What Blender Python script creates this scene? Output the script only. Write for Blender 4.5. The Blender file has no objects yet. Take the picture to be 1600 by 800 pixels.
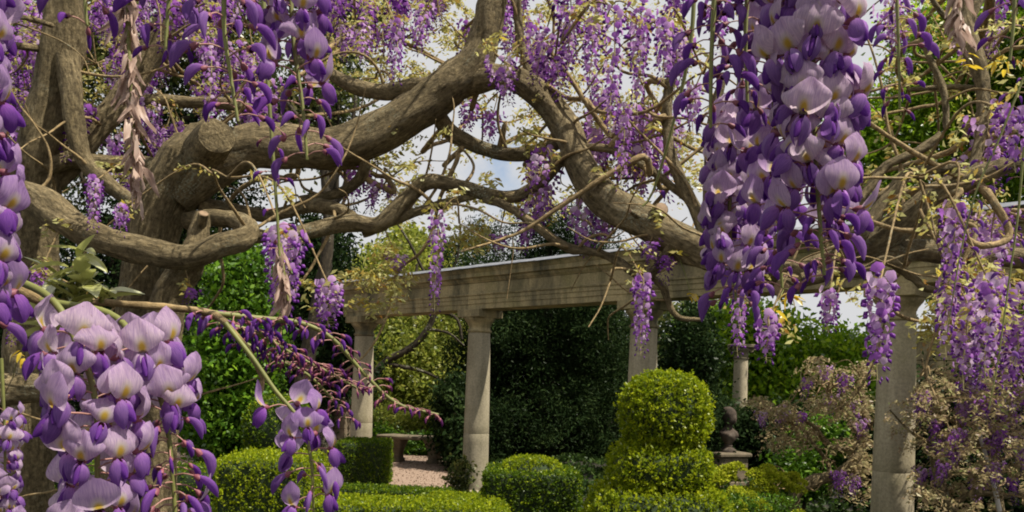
import bpy, math, random
import numpy as np
from mathutils import Vector, Matrix, noise as mnoise

R = math.radians
random.seed(7)
rng = np.random.default_rng(11)
scene = bpy.context.scene
C = scene.collection

# ------------------------------------------------------------------ camera
F = 1300.0            # focal length in pixels of the 1600 px wide photograph
ROLL = R(1.8)
EYE = 1.54
HOR = 593.0           # height of the horizon in the photograph
cam_d = bpy.data.cameras.new('camera')
cam = bpy.data.objects.new('camera', cam_d)
C.objects.link(cam)
cam.location = (0, 0, EYE)
cam.rotation_euler = (math.pi / 2, -ROLL, 0)
cam_d.sensor_width = 36
cam_d.lens = 36 * F / 1600
cam_d.shift_y = (HOR - 400) / 1600
cam_d.clip_start = 0.02
cam_d.clip_end = 2000
scene.camera = cam

# ------------------------------------------------------------------ light
SUN_AZ = R(112)        # to the right of straight ahead
SUN_EL = R(60)
world = bpy.data.worlds.new('World')
scene.world = world
world.use_nodes = True
nt = world.node_tree
nt.nodes.clear()
out = nt.nodes.new('ShaderNodeOutputWorld')
bg = nt.nodes.new('ShaderNodeBackground')
sky = nt.nodes.new('ShaderNodeTexSky')
sky.sky_type = 'NISHITA'
sky.sun_disc = False
sky.sun_elevation = SUN_EL
sky.sun_rotation = SUN_AZ
tc = nt.nodes.new('ShaderNodeTexCoord')
ns = nt.nodes.new('ShaderNodeTexNoise')
ns.inputs['Scale'].default_value = 2.6
ns.inputs['Detail'].default_value = 8
ns.inputs['Roughness'].default_value = 0.6
rp = nt.nodes.new('ShaderNodeValToRGB')
rp.color_ramp.elements[0].position = 0.28
rp.color_ramp.elements[1].position = 0.40
mx = nt.nodes.new('ShaderNodeMix')
mx.data_type = 'RGBA'
mx.inputs['B'].default_value = (4.8, 4.82, 4.9, 1)
nt.links.new(tc.outputs['Generated'], ns.inputs['Vector'])
nt.links.new(ns.outputs['Fac'], rp.inputs['Fac'])
nt.links.new(rp.outputs['Color'], mx.inputs['Factor'])
nt.links.new(sky.outputs['Color'], mx.inputs['A'])
nt.links.new(mx.outputs['Result'], bg.inputs['Color'])
bg.inputs['Strength'].default_value = 0.1
nt.links.new(bg.outputs[0], out.inputs['Surface'])

sun_d = bpy.data.lights.new('sun', 'SUN')
sun_d.energy = 5.0
sun_d.angle = R(0.5)
sun_d.color = (1.0, 0.93, 0.80)
sun = bpy.data.objects.new('sun', sun_d)
C.objects.link(sun)
to_sun = Vector((math.sin(SUN_AZ) * math.cos(SUN_EL), math.cos(SUN_AZ) * math.cos(SUN_EL), math.sin(SUN_EL)))
sun.rotation_euler = to_sun.to_track_quat('Z', 'Y').to_euler()
sun.location = (0, 0, 30)

scene.view_settings.view_transform = 'Standard'
scene.view_settings.look = 'None'
scene.view_settings.gamma = 1
scene.view_settings.use_curve_mapping = False
scene.view_settings.exposure = 0.52
scene.render.engine = 'CYCLES'
scene.cycles.filter_width = 1.9
scene.cycles.max_bounces = 8
scene.cycles.transparent_max_bounces = 8


# ------------------------------------------------------------------ helpers
def P(px, py, Z):
    """world point seen at photograph pixel (px, py) at depth Z metres"""
    u, v = (px - 800) / F, (HOR - py) / F
    c, s = math.cos(ROLL), math.sin(ROLL)
    return np.array(((u * c - v * s) * Z, Z, EYE + (u * s + v * c) * Z))


def ground_at(px, Z):
    return np.array(((px - 800) / F * Z, Z, 0.0))


class MB:
    def __init__(self):
        self.v, self.f, self.m, self.r, self.p, self.n = [], [], [], [], [], 0

    def add(self, verts, faces, mat=0, rnd=None, pt=None):
        verts = np.asarray(verts, float).reshape(-1, 3)
        faces = np.asarray(faces, int)
        k = len(verts)
        self.v.append(verts)
        self.f.append(faces + self.n)
        self.m.append(np.full(len(faces), mat))
        self.r.append(np.full(k, 0.5) if rnd is None else np.broadcast_to(np.asarray(rnd, float), (k,)))
        self.p.append(np.zeros((k, 3)) if pt is None else np.asarray(pt, float))
        self.n += k
        return self

    def mesh(self, name, mats, smooth=True):
        me = bpy.data.meshes.new(name)
        V = np.concatenate(self.v)
        me.vertices.add(len(V))
        me.vertices.foreach_set('co', V.astype(np.float32).ravel())
        tot = np.concatenate([np.full(len(f), f.shape[1]) for f in self.f])
        idx = np.concatenate([f.ravel() for f in self.f])
        start = np.concatenate(([0], np.cumsum(tot)[:-1]))
        me.loops.add(len(idx))
        me.loops.foreach_set('vertex_index', idx.astype(np.int32))
        me.polygons.add(len(tot))
        me.polygons.foreach_set('loop_start', start.astype(np.int32))
        me.polygons.foreach_set('material_index', np.concatenate(self.m).astype(np.int32))
        me.polygons.foreach_set('use_smooth', np.full(len(tot), bool(smooth)))
        me.update(calc_edges=True)
        a = me.attributes.new('rnd', 'FLOAT', 'POINT')
        a.data.foreach_set('value', np.concatenate(self.r).astype(np.float32))
        b = me.attributes.new('pt', 'FLOAT_VECTOR', 'POINT')
        b.data.foreach_set('vector', np.concatenate(self.p).astype(np.float32).ravel())
        for m in (mats if isinstance(mats, (list, tuple)) else [mats]):
            me.materials.append(m)
        return me

    def build(self, name, mats, parent=None, smooth=True):
        return link(name, self.mesh(name, mats, smooth), parent)


def link(name, data, parent=None):
    o = bpy.data.objects.new(name, data)
    C.objects.link(o)
    if parent is not None:
        o.parent = parent
    return o


def tag(o, label, cat, group=None):
    o['label'] = label
    o['category'] = cat
    if group:
        o['group'] = group
    return o


def thing(name, label, cat, loc=(0, 0, 0), rz=0, group=None):
    o = link(name, None)
    o.empty_display_size = 0.1
    o.location = loc
    o.rotation_euler = (0, 0, rz)
    return tag(o, label, cat, group)


def structure(o):
    o['kind'] = 'structure'
    return o


def stuff(o):
    o['kind'] = 'stuff'
    return o


def catmull(pts, step):
    """pts: (n, k) rows, first three columns are x, y, z; resampled smoothly"""
    pts = np.asarray(pts, float)
    P0 = np.vstack((2 * pts[0] - pts[1], pts, 2 * pts[-1] - pts[-2]))
    res = []
    for i in range(len(pts) - 1):
        a, b, c, d = P0[i:i + 4]
        n = max(2, int(np.linalg.norm((c - b)[:3]) / step))
        for j in range(n):
            t = j / n
            res.append(0.5 * (2 * b + (c - a) * t + (2 * a - 5 * b + 4 * c - d) * t * t + (3 * b - a - 3 * c + d) * t ** 3))
    res.append(pts[-1])
    return np.array(res)


def tube(mb, pts, radii, n=8, lump=0.0, mat=0, seed=0.0, cap=True, rnd=0.5):
    pts = np.asarray(pts, float)
    m = len(pts)
    T = np.gradient(pts, axis=0)
    T /= np.linalg.norm(T, axis=1)[:, None] + 1e-12
    up = np.array((0, 0, 1.0)) if abs(T[0][2]) < 0.9 else np.array((1.0, 0, 0))
    nrm = np.cross(T[0], up)
    nrm /= np.linalg.norm(nrm)
    ang = np.linspace(0, 2 * math.pi, n, endpoint=False)
    ca, sa = np.cos(ang), np.sin(ang)
    V = np.zeros((m, n, 3))
    B = np.zeros((m, n, 3))
    along = 0.0
    for i in range(m):
        nrm = nrm - T[i] * nrm.dot(T[i])
        nrm /= np.linalg.norm(nrm) + 1e-12
        bn = np.cross(T[i], nrm)
        if i:
            along += np.linalg.norm(pts[i] - pts[i - 1])
        r = np.full(n, radii[i])
        if lump:
            R0 = max(radii[i], 0.004)
            for k in range(n):
                q = (ca[k] * 1.1 + seed, sa[k] * 1.1, along / R0 * 0.33 + seed)
                q2 = (ca[k] * 3.2, sa[k] * 3.2 + seed, along / R0 * 0.42)
                tw_ = ang[k] + along / R0 * 0.16
                r[k] *= 1 + lump * (mnoise.noise(q) * 1.5 + mnoise.noise(q2) * 0.8 + 0.35 * math.sin(3 * tw_ + seed) + 0.22 * math.sin(7 * tw_ + seed * 2))
        V[i] = pts[i] + np.outer(ca * r, nrm) + np.outer(sa * r, bn)
        B[i, :, 0] = ca * radii[i]
        B[i, :, 1] = sa * radii[i]
        B[i, :, 2] = along * 0.28 + seed
    I = np.arange(m - 1)[:, None] * n
    J = np.arange(n)[None, :]
    J2 = (J + 1) % n
    q = np.stack((I + J, I + J2, I + n + J2, I + n + J), -1).reshape(-1, 4)
    mb.add(V.reshape(-1, 3), q, mat, rnd, B.reshape(-1, 3))
    if cap:
        for ring, c, s in ((0, pts[0] - T[0] * radii[0] * 0.15, 1), (m - 1, pts[-1] + T[-1] * radii[-1] * 0.15, -1)):
            vv = np.vstack((V[ring], c))
            ff = [((j + 1) % n, j, n) if s > 0 else (j, (j + 1) % n, n) for j in range(n)]
            mb.add(vv, ff, mat, rnd, np.vstack((B[ring], B[ring].mean(0))))
    return mb


def lathe(mb, prof, n=32, mat=0, centre=(0, 0, 0), rnd=0.5):
    prof = np.asarray(prof, float)
    ang = np.linspace(0, 2 * math.pi, n, endpoint=False)
    V = np.zeros((len(prof), n, 3))
    for i, (r, z) in enumerate(prof):
        V[i, :, 0] = np.cos(ang) * r + centre[0]
        V[i, :, 1] = np.sin(ang) * r + centre[1]
        V[i, :, 2] = z + centre[2]
    I = np.arange(len(prof) - 1)[:, None] * n
    J = np.arange(n)[None, :]
    J2 = (J + 1) % n
    q = np.stack((I + J, I + J2, I + n + J2, I + n + J), -1).reshape(-1, 4)
    mb.add(V.reshape(-1, 3), q, mat, rnd)
    for ring, flip in ((0, True), (len(prof) - 1, False)):
        c = np.array([[centre[0], centre[1], prof[ring][1] + centre[2]]])
        vv = np.vstack((V[ring], c))
        ff = [((j + 1) % n, j, n) if flip else (j, (j + 1) % n, n) for j in range(n)]
        mb.add(vv, ff, mat, rnd)
    return mb


def box(mb, lo, hi, mat=0, bevel=0.0, rnd=0.5):
    (x0, y0, z0), (x1, y1, z1) = lo, hi
    b = bevel
    if b <= 0:
        v = [(x, y, z) for z in (z0, z1) for y in (y0, y1) for x in (x0, x1)]
        f = [(0, 2, 3, 1), (4, 5, 7, 6), (0, 1, 5, 4), (2, 6, 7, 3), (0, 4, 6, 2), (1, 3, 7, 5)]
        return mb.add(v, f, mat, rnd)
    prof = [(z0, b), (z0 + b, 0), (z1 - b, 0), (z1, b)]
    V = []
    for z, i in prof:
        x_0, x_1, y_0, y_1 = x0 + i, x1 - i, y0 + i, y1 - i
        V += [(x_0 + b, y_0, z), (x_1 - b, y_0, z), (x_1, y_0 + b, z), (x_1, y_1 - b, z), (x_1 - b, y_1, z), (x_0 + b, y_1, z), (x_0, y_1 - b, z), (x_0, y_0 + b, z)]
    q = [(i * 8 + j, i * 8 + (j + 1) % 8, (i + 1) * 8 + (j + 1) % 8, (i + 1) * 8 + j) for i in range(3) for j in range(8)]
    mb.add(V, q, mat, rnd)
    mb.add(V[:8], [tuple(range(7, -1, -1))], mat, rnd)
    mb.add(V[24:], [tuple(range(8))], mat, rnd)
    return mb


def rand_dirs(n):
    d = rng.normal(size=(n, 3))
    return d / np.linalg.norm(d, axis=1)[:, None]


def leaf_quads(mb, pos, size, nrm=None, spread=1.0, aspect=0.5, mat=0, rnd=None, droop=0.0):
    """one folded leaf (2 quads-as-4-tris kept to a bent quad) at every position"""
    n = len(pos)
    d = rand_dirs(n) * spread
    if nrm is not None:
        d = d + nrm
    d[:, 2] -= droop
    d /= np.linalg.norm(d, axis=1)[:, None] + 1e-9
    s = np.cross(d, rand_dirs(n))
    s /= np.linalg.norm(s, axis=1)[:, None] + 1e-9
    up = np.cross(s, d)
    L = (size * (0.65 + 0.7 * rng.random(n)))[:, None]
    W = L * aspect
    v = np.stack((pos - d * L * 0.5, pos + s * W * 0.5 + up * L * 0.08, pos + d * L * 0.5 - up * L * 0.05, pos - s * W * 0.5 + up * L * 0.08), 1)
    f = np.arange(n * 4).reshape(n, 4)
    r = rng.random(n) if rnd is None else rnd
    mb.add(v.reshape(-1, 3), f, mat, np.repeat(r, 4))
    return mb


# ------------------------------------------------------------------ materials
def new_mat(name):
    m = bpy.data.materials.new(name)
    m.use_nodes = True
    t = m.node_tree
    t.nodes.clear()
    o = t.nodes.new('ShaderNodeOutputMaterial')
    return m, t, o


def nd(t, typ, **kw):
    n = t.nodes.new(typ)
    for k, v in kw.items():
        setattr(n, k, v)
    return n


def ramp(t, fac, stops):
    r = t.nodes.new('ShaderNodeValToRGB')
    e = r.color_ramp.elements
    e[0].position, e[0].color = stops[0][0], (*stops[0][1], 1)
    e[1].position, e[1].color = stops[-1][0], (*stops[-1][1], 1)
    for p, c in stops[1:-1]:
        x = e.new(p)
        x.color = (*c, 1)
    t.links.new(fac, r.inputs['Fac'])
    return r.outputs['Color']


def attr(t, name):
    return nd(t, 'ShaderNodeAttribute', attribute_name=name)


def noise_tex(t, scale, detail=5, rough=0.55, vec=None, dist=0.0):
    n = nd(t, 'ShaderNodeTexNoise')
    n.inputs['Scale'].default_value = scale
    n.inputs['Detail'].default_value = detail
    n.inputs['Roughness'].default_value = rough
    n.inputs['Distortion'].default_value = dist
    if vec is not None:
        t.links.new(vec, n.inputs['Vector'])
    return n


def mix(t, fac, a, b, mode='MIX'):
    m = nd(t, 'ShaderNodeMix', data_type='RGBA', blend_type=mode)
    for sock, val in (('Factor', fac), ('A', a), ('B', b)):
        if hasattr(val, 'is_linked'):
            t.links.new(val, m.inputs[sock])
        elif sock == 'Factor':
            m.inputs[sock].default_value = val
        else:
            m.inputs[sock].default_value = (*val, 1)
    return m.outputs['Result']


def leafy_shader(t, o, col, trans=0.4, gloss=0.25, rough=0.45, tcol=None):
    """diffuse + translucent sheet with a thin gloss"""
    d = nd(t, 'ShaderNodeBsdfDiffuse')
    tr = nd(t, 'ShaderNodeBsdfTranslucent')
    t.links.new(col, d.inputs['Color'])
    t.links.new(tcol if tcol is not None else col, tr.inputs['Color'])
    m = nd(t, 'ShaderNodeMixShader')
    m.inputs[0].default_value = trans
    t.links.new(d.outputs[0], m.inputs[1])
    t.links.new(tr.outputs[0], m.inputs[2])
    g = nd(t, 'ShaderNodeBsdfGlossy')
    g.inputs['Roughness'].default_value = rough
    fr = nd(t, 'ShaderNodeFresnel')
    fr.inputs['IOR'].default_value = 1.35
    mul = nd(t, 'ShaderNodeMath', operation='MULTIPLY')
    mul.inputs[1].default_value = gloss
    t.links.new(fr.outputs[0], mul.inputs[0])
    m2 = nd(t, 'ShaderNodeMixShader')
    t.links.new(mul.outputs[0], m2.inputs[0])
    t.links.new(m.outputs[0], m2.inputs[1])
    t.links.new(g.outputs[0], m2.inputs[2])
    t.links.new(m2.outputs[0], o.inputs['Surface'])


def leaf_mat(name, stops, trans=0.4, gloss=0.4, patch=0.0):
    m, t, o = new_mat(name)
    a = attr(t, 'rnd')
    col = ramp(t, a.outputs['Fac'], stops)
    if patch:
        g = nd(t, 'ShaderNodeNewGeometry')
        n = noise_tex(t, patch, 3, 0.5, g.outputs['Position'])
        col = mix(t, 1.0, col, ramp(t, n.outputs['Fac'], [(0.3, (0.5, 0.54, 0.5)), (0.7, (1.4, 1.35, 1.2))]), 'MULTIPLY')
    leafy_shader(t, o, col, trans, gloss)
    return m


def bark_mat(name, dark, mid, light, scale=1.0, bump=0.6):
    m, t, o = new_mat(name)
    a = attr(t, 'pt')
    n1 = noise_tex(t, 95 * scale, 8, 0.7, a.outputs['Vector'], 0.25)
    n2 = noise_tex(t, 14 * scale, 5, 0.55, a.outputs['Vector'])
    g = nd(t, 'ShaderNodeNewGeometry')
    n3 = noise_tex(t, 6 * scale, 4, 0.6, g.outputs['Position'])
    n4 = noise_tex(t, 130 * scale, 3, 0.6, g.outputs['Position'])
    c = ramp(t, n1.outputs['Fac'], [(0.3, dark), (0.52, mid), (0.75, light)])
    c2 = mix(t, 1.0, c, ramp(t, n2.outputs['Fac'], [(0.3, (0.6, 0.58, 0.52)), (0.7, (1.25, 1.22, 1.15))]), 'MULTIPLY')
    n5 = noise_tex(t, 48 * scale, 8, 0.75, g.outputs['Position'])
    c2 = mix(t, 1.0, c2, ramp(t, n5.outputs['Fac'], [(0.34, (0.5, 0.47, 0.42)), (0.5, (1.0, 1.0, 1.0)), (0.68, (1.5, 1.45, 1.35))]), 'MULTIPLY')
    lich = ramp(t, n3.outputs['Fac'], [(0.56, (0, 0, 0)), (0.68, (1, 1, 1))])
    sp = ramp(t, n4.outputs['Fac'], [(0.5, (0, 0, 0)), (0.6, (1, 1, 1))])
    lm = mix(t, 1.0, lich, sp, 'MULTIPLY')
    c3 = mix(t, lm, c2, (0.27, 0.27, 0.19))
    b = nd(t, 'ShaderNodeBsdfPrincipled')
    b.inputs['Roughness'].default_value = 0.85
    b.inputs['Specular IOR Level'].default_value = 0.25
    t.links.new(c3, b.inputs['Base Color'])
    add = nd(t, 'ShaderNodeMath', operation='ADD')
    t.links.new(n1.outputs['Fac'], add.inputs[0])
    t.links.new(n2.outputs['Fac'], add.inputs[1])
    add2 = nd(t, 'ShaderNodeMath', operation='ADD')
    t.links.new(add.outputs[0], add2.inputs[0])
    t.links.new(n5.outputs['Fac'], add2.inputs[1])
    bp = nd(t, 'ShaderNodeBump')
    bp.inputs['Strength'].default_value = bump
    bp.inputs['Distance'].default_value = 0.014
    t.links.new(add2.outputs[0], bp.inputs['Height'])
    t.links.new(bp.outputs[0], b.inputs['Normal'])
    t.links.new(b.outputs[0], o.inputs['Surface'])
    return m


def stone_mat(name, base, dark, moss, scale=1.0, streak=True):
    m, t, o = new_mat(name)
    g = nd(t, 'ShaderNodeNewGeometry')
    mp = nd(t, 'ShaderNodeMapping')
    mp.inputs['Scale'].default_value = (1, 1, 0.25) if streak else (1, 1, 1)
    t.links.new(g.outputs['Position'], mp.inputs['Vector'])
    n1 = noise_tex(t, 3.2 * scale, 6, 0.62, mp.outputs[0], 0.3)
    n2 = noise_tex(t, 45 * scale, 6, 0.7, g.outputs['Position'])
    n3 = noise_tex(t, 1.4 * scale, 5, 0.6, g.outputs['Position'])
    c = mix(t, ramp(t, n1.outputs['Fac'], [(0.42, (0, 0, 0)), (0.66, (1, 1, 1))]), base, dark)
    c = mix(t, ramp(t, n3.outputs['Fac'], [(0.5, (0, 0, 0)), (0.72, (0.8, 0.8, 0.8))]), c, moss)
    if streak:
        mp2 = nd(t, 'ShaderNodeMapping')
        mp2.inputs['Scale'].default_value = (1, 1, 0.06)
        t.links.new(g.outputs['Position'], mp2.inputs['Vector'])
        n6 = noise_tex(t, 9 * scale, 5, 0.65, mp2.outputs[0])
        c = mix(t, ramp(t, n6.outputs['Fac'], [(0.54, (0, 0, 0)), (0.7, (0.6, 0.6, 0.6))]), c, dark)
    c = mix(t, 1.0, c, ramp(t, n2.outputs['Fac'], [(0.3, (0.66, 0.66, 0.64)), (0.65, (1.12, 1.12, 1.1))]), 'MULTIPLY')
    oi = nd(t, 'ShaderNodeObjectInfo')
    c = mix(t, 1.0, c, ramp(t, oi.outputs['Random'], [(0, (0.86, 0.86, 0.84)), (1, (1.1, 1.08, 1.04))]), 'MULTIPLY')
    b = nd(t, 'ShaderNodeBsdfPrincipled')
    b.inputs['Roughness'].default_value = 0.88
    b.inputs['Specular IOR Level'].default_value = 0.2
    t.links.new(c, b.inputs['Base Color'])
    bp = nd(t, 'ShaderNodeBump')
    bp.inputs['Strength'].default_value = 0.5
    bp.inputs['Distance'].default_value = 0.006
    t.links.new(n2.outputs['Fac'], bp.inputs['Height'])
    t.links.new(bp.outputs[0], b.inputs['Normal'])
    t.links.new(b.outputs[0], o.inputs['Surface'])
    return m


def simple_mat(name, col, rough=0.7, n_scale=0, var=0.3, metal=0.0, bump=0.0):
    m, t, o = new_mat(name)
    b = nd(t, 'ShaderNodeBsdfPrincipled')
    b.inputs['Roughness'].default_value = rough
    b.inputs['Metallic'].default_value = metal
    g = nd(t, 'ShaderNodeNewGeometry')
    n = noise_tex(t, n_scale or 20, 6, 0.65, g.outputs['Position'])
    lo = tuple(c * (1 - var) for c in col)
    hi = tuple(c * (1 + var) for c in col)
    t.links.new(ramp(t, n.outputs['Fac'], [(0.3, lo), (0.7, hi)]), b.inputs['Base Color'])
    if bump:
        bp = nd(t, 'ShaderNodeBump')
        bp.inputs['Strength'].default_value = bump
        bp.inputs['Distance'].default_value = 0.01
        t.links.new(n.outputs['Fac'], bp.inputs['Height'])
        t.links.new(bp.outputs[0], b.inputs['Normal'])
    t.links.new(b.outputs[0], o.inputs['Surface'])
    return m


def petal_mat(name, kind):
    """near petals: colour carried by each object's own colour, with yellow blotch on the banner"""
    m, t, o = new_mat(name)
    oi = nd(t, 'ShaderNodeObjectInfo')
    a = attr(t, 'pt')
    sep = nd(t, 'ShaderNodeSeparateXYZ')
    t.links.new(a.outputs['Vector'], sep.inputs[0])
    base = oi.outputs['Color']
    vec = nd(t, 'ShaderNodeMapping')
    vec.inputs['Scale'].default_value = (14, 2.0, 1)
    t.links.new(a.outputs['Vector'], vec.inputs['Vector'])
    vein = noise_tex(t, 1.6, 4, 0.6, vec.outputs[0])
    base = mix(t, 1.0, base, ramp(t, vein.outputs['Fac'], [(0.35, (0.72, 0.66, 0.82)), (0.65, (1.1, 1.1, 1.06))]), 'MULTIPLY')
    if kind == 'wing':
        base = mix(t, 1.0, base, ramp(t, sep.outputs['Y'], [(0.0, (1.5, 1.45, 1.3)), (0.4, (1.0, 1.0, 1.0)), (1.0, (0.82, 0.74, 0.92))]), 'MULTIPLY')
    if kind == 'banner':
        edge = ramp(t, sep.outputs['Y'], [(0.0, (1.08, 1.1, 1.04)), (0.5, (1.0, 1.0, 1.0)), (1.0, (0.9, 0.82, 0.97))])
        base = mix(t, 1.0, base, edge, 'MULTIPLY')
        # blotch: distance from (0, 0.2) in petal space
        sx = nd(t, 'ShaderNodeMath', operation='MULTIPLY')
        sx.inputs[1].default_value = 2.6
        t.links.new(sep.outputs['X'], sx.inputs[0])
        sy = nd(t, 'ShaderNodeMath', operation='SUBTRACT')
        sy.inputs[1].default_value = 0.2
        t.links.new(sep.outputs['Y'], sy.inputs[0])
        sy2 = nd(t, 'ShaderNodeMath', operation='MULTIPLY')
        sy2.inputs[1].default_value = 2.4
        t.links.new(sy.outputs[0], sy2.inputs[0])
        cmb = nd(t, 'ShaderNodeCombineXYZ')
        t.links.new(sx.outputs[0], cmb.inputs[0])
        t.links.new(sy2.outputs[0], cmb.inputs[1])
        ln = nd(t, 'ShaderNodeVectorMath', operation='LENGTH')
        t.links.new(cmb.outputs[0], ln.inputs[0])
        base = mix(t, ramp(t, ln.outputs['Value'], [(0.45, (1, 1, 1)), (0.95, (0, 0, 0))]), base, (0.64, 0.56, 0.50))
        base = mix(t, ramp(t, ln.outputs['Value'], [(0.22, (1, 1, 1)), (0.55, (0, 0, 0))]), base, (0.62, 0.43, 0.07))
    g = nd(t, 'ShaderNodeNewGeometry')
    sp = noise_tex(t, 420, 3, 0.6, g.outputs['Position'])
    base = mix(t, ramp(t, sp.outputs['Fac'], [(0.64, (0, 0, 0)), (0.74, (0.55, 0.55, 0.55))]), base, (0.30, 0.18, 0.16))
    leafy_shader(t, o, base, 0.6, 0.05, 0.6)
    return m


M = {}
M['bark'] = bark_mat('vine_bark', (0.06, 0.046, 0.025), (0.20, 0.16, 0.092), (0.40, 0.335, 0.21), 1.0, 1.0)
M['twig'] = bark_mat('twig_bark', (0.12, 0.085, 0.04), (0.29, 0.215, 0.115), (0.44, 0.35, 0.21), 1.6, 0.4)
M['tree_bark'] = bark_mat('tree_bark', (0.018, 0.014, 0.010), (0.042, 0.034, 0.024), (0.085, 0.07, 0.05), 0.35, 0.6)
M['cut_wood'] = simple_mat('cut_wood', (0.24, 0.16, 0.095), 0.8, 60, 0.35)
M['stone'] = stone_mat('weathered_limestone', (0.40, 0.325, 0.185), (0.085, 0.08, 0.055), (0.17, 0.16, 0.06))
M['shaft'] = stone_mat('limestone_shaft', (0.40, 0.35, 0.26), (0.25, 0.22, 0.155), (0.26, 0.235, 0.135))
M['dark_stone'] = stone_mat('old_stone', (0.20, 0.16, 0.115), (0.10, 0.085, 0.062), (0.13, 0.125, 0.07), 2.0, False)
M['bronze_stone'] = stone_mat('dark_bust_stone', (0.075, 0.056, 0.046), (0.035, 0.03, 0.026), (0.16, 0.135, 0.115), 4.0, False)  # very dark mottled stone for the bust
M['lead'] = simple_mat('lead_sheet', (0.27, 0.28, 0.31), 0.5, 12, 0.15, 0.0)
M['gravel'] = simple_mat('pink_gravel', (0.27, 0.19, 0.14), 0.95, 70, 0.35, 0, 0.6)
M['soil'] = simple_mat('garden_soil', (0.026, 0.024, 0.014), 0.95, 12, 0.5, 0, 0.5)
M['terracotta'] = simple_mat('terracotta', (0.36, 0.17, 0.10), 0.85, 20, 0.25)
M['pole'] = simple_mat('weathered_pole', (0.42, 0.39, 0.35), 0.6, 20, 0.2)
M['core'] = simple_mat('hedge_core', (0.022, 0.038, 0.012), 0.95, 30, 0.4)
M['box'] = leaf_mat('box_leaf', [(0, (0.02, 0.045, 0.008)), (0.5, (0.075, 0.135, 0.010)), (0.8, (0.17, 0.25, 0.010)), (1, (0.31, 0.37, 0.012))], 0.45, 0.1)
M['box_fresh'] = leaf_mat('box_fresh_leaf', [(0, (0.05, 0.09, 0.010)), (0.45, (0.19, 0.26, 0.010)), (1, (0.42, 0.46, 0.014))], 0.45, 0.1)
M['yew'] = leaf_mat('yew_needles', [(0, (0.013, 0.026, 0.010)), (0.7, (0.024, 0.044, 0.016)), (1, (0.045, 0.07, 0.022))], 0.25, 0.02, 0.9)
M['conifer'] = leaf_mat('conifer_spray', [(0, (0.04, 0.10, 0.012)), (0.6, (0.10, 0.21, 0.018)), (1, (0.19, 0.33, 0.025))], 0.35, 0.1, 0.9)
M['green'] = leaf_mat('spring_leaf', [(0, (0.09, 0.18, 0.014)), (0.6, (0.21, 0.35, 0.02)), (1, (0.36, 0.48, 0.03))], 0.65, 0.1, 0.6)
M['lime'] = leaf_mat('lime_leaf', [(0, (0.13, 0.17, 0.03)), (0.6, (0.28, 0.32, 0.05)), (1, (0.42, 0.42, 0.09))], 0.5, 0.08, 0.5)
M['olive'] = leaf_mat('olive_leaf', [(0, (0.04, 0.06, 0.018)), (0.6, (0.09, 0.115, 0.035)), (1, (0.20, 0.20, 0.06))], 0.4, 0.1, 0.6)
M['ivy'] = leaf_mat('ivy_leaf', [(0, (0.016, 0.034, 0.010)), (0.7, (0.04, 0.075, 0.018)), (1, (0.08, 0.12, 0.03))], 0.25, 0.06, 0.9)
M['spurge'] = leaf_mat('spurge_bract', [(0, (0.22, 0.28, 0.015)), (0.6, (0.40, 0.44, 0.025)), (1, (0.56, 0.55, 0.06))], 0.4, 0.05)
M['bronze'] = leaf_mat('young_wisteria_leaf', [(0, (0.36, 0.18, 0.04)), (0.2, (0.44, 0.33, 0.08)), (0.5, (0.46, 0.44, 0.14)), (0.85, (0.58, 0.57, 0.26)), (1, (0.62, 0.50, 0.07))], 0.55, 0.06)
M['tan'] = leaf_mat('tan_young_leaf', [(0, (0.18, 0.12, 0.07)), (0.3, (0.34, 0.25, 0.15)), (0.6, (0.44, 0.36, 0.18)), (0.8, (0.50, 0.45, 0.24)), (1, (0.28, 0.35, 0.09))], 0.45, 0.05)
M['gold'] = leaf_mat('golden_leaf', [(0, (0.55, 0.36, 0.03)), (0.6, (0.68, 0.50, 0.04)), (1, (0.75, 0.62, 0.12))], 0.5, 0.3)
M['sprout'] = leaf_mat('silky_sprout', [(0, (0.34, 0.37, 0.09)), (0.6, (0.52, 0.53, 0.20)), (1, (0.64, 0.62, 0.36))], 0.4, 0.25)
M['far_petal'] = leaf_mat('wisteria_petal', [(0, (0.14, 0.03, 0.25)), (0.3, (0.28, 0.07, 0.44)), (0.6, (0.44, 0.17, 0.60)), (0.85, (0.60, 0.36, 0.68)), (1, (0.72, 0.55, 0.74))], 0.5, 0.05)
M['dry_petal'] = leaf_mat('withered_petal', [(0, (0.32, 0.21, 0.17)), (0.6, (0.52, 0.38, 0.31)), (1, (0.66, 0.52, 0.44))], 0.4, 0.04)
M['stalk'] = simple_mat('green_stalk', (0.16, 0.17, 0.04), 0.6, 40, 0.25)
M['pedicel'] = simple_mat('pink_pedicel', (0.36, 0.185, 0.15), 0.6, 60, 0.25)
M['far_stalk'] = simple_mat('pale_stalk', (0.36, 0.31, 0.14), 0.7, 40, 0.25)
M['calyx'] = simple_mat('maroon_calyx', (0.20, 0.055, 0.075), 0.6, 80, 0.3)
M['banner'] = petal_mat('banner_petal', 'banner')
M['wing'] = petal_mat('wing_petal', 'wing')

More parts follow.
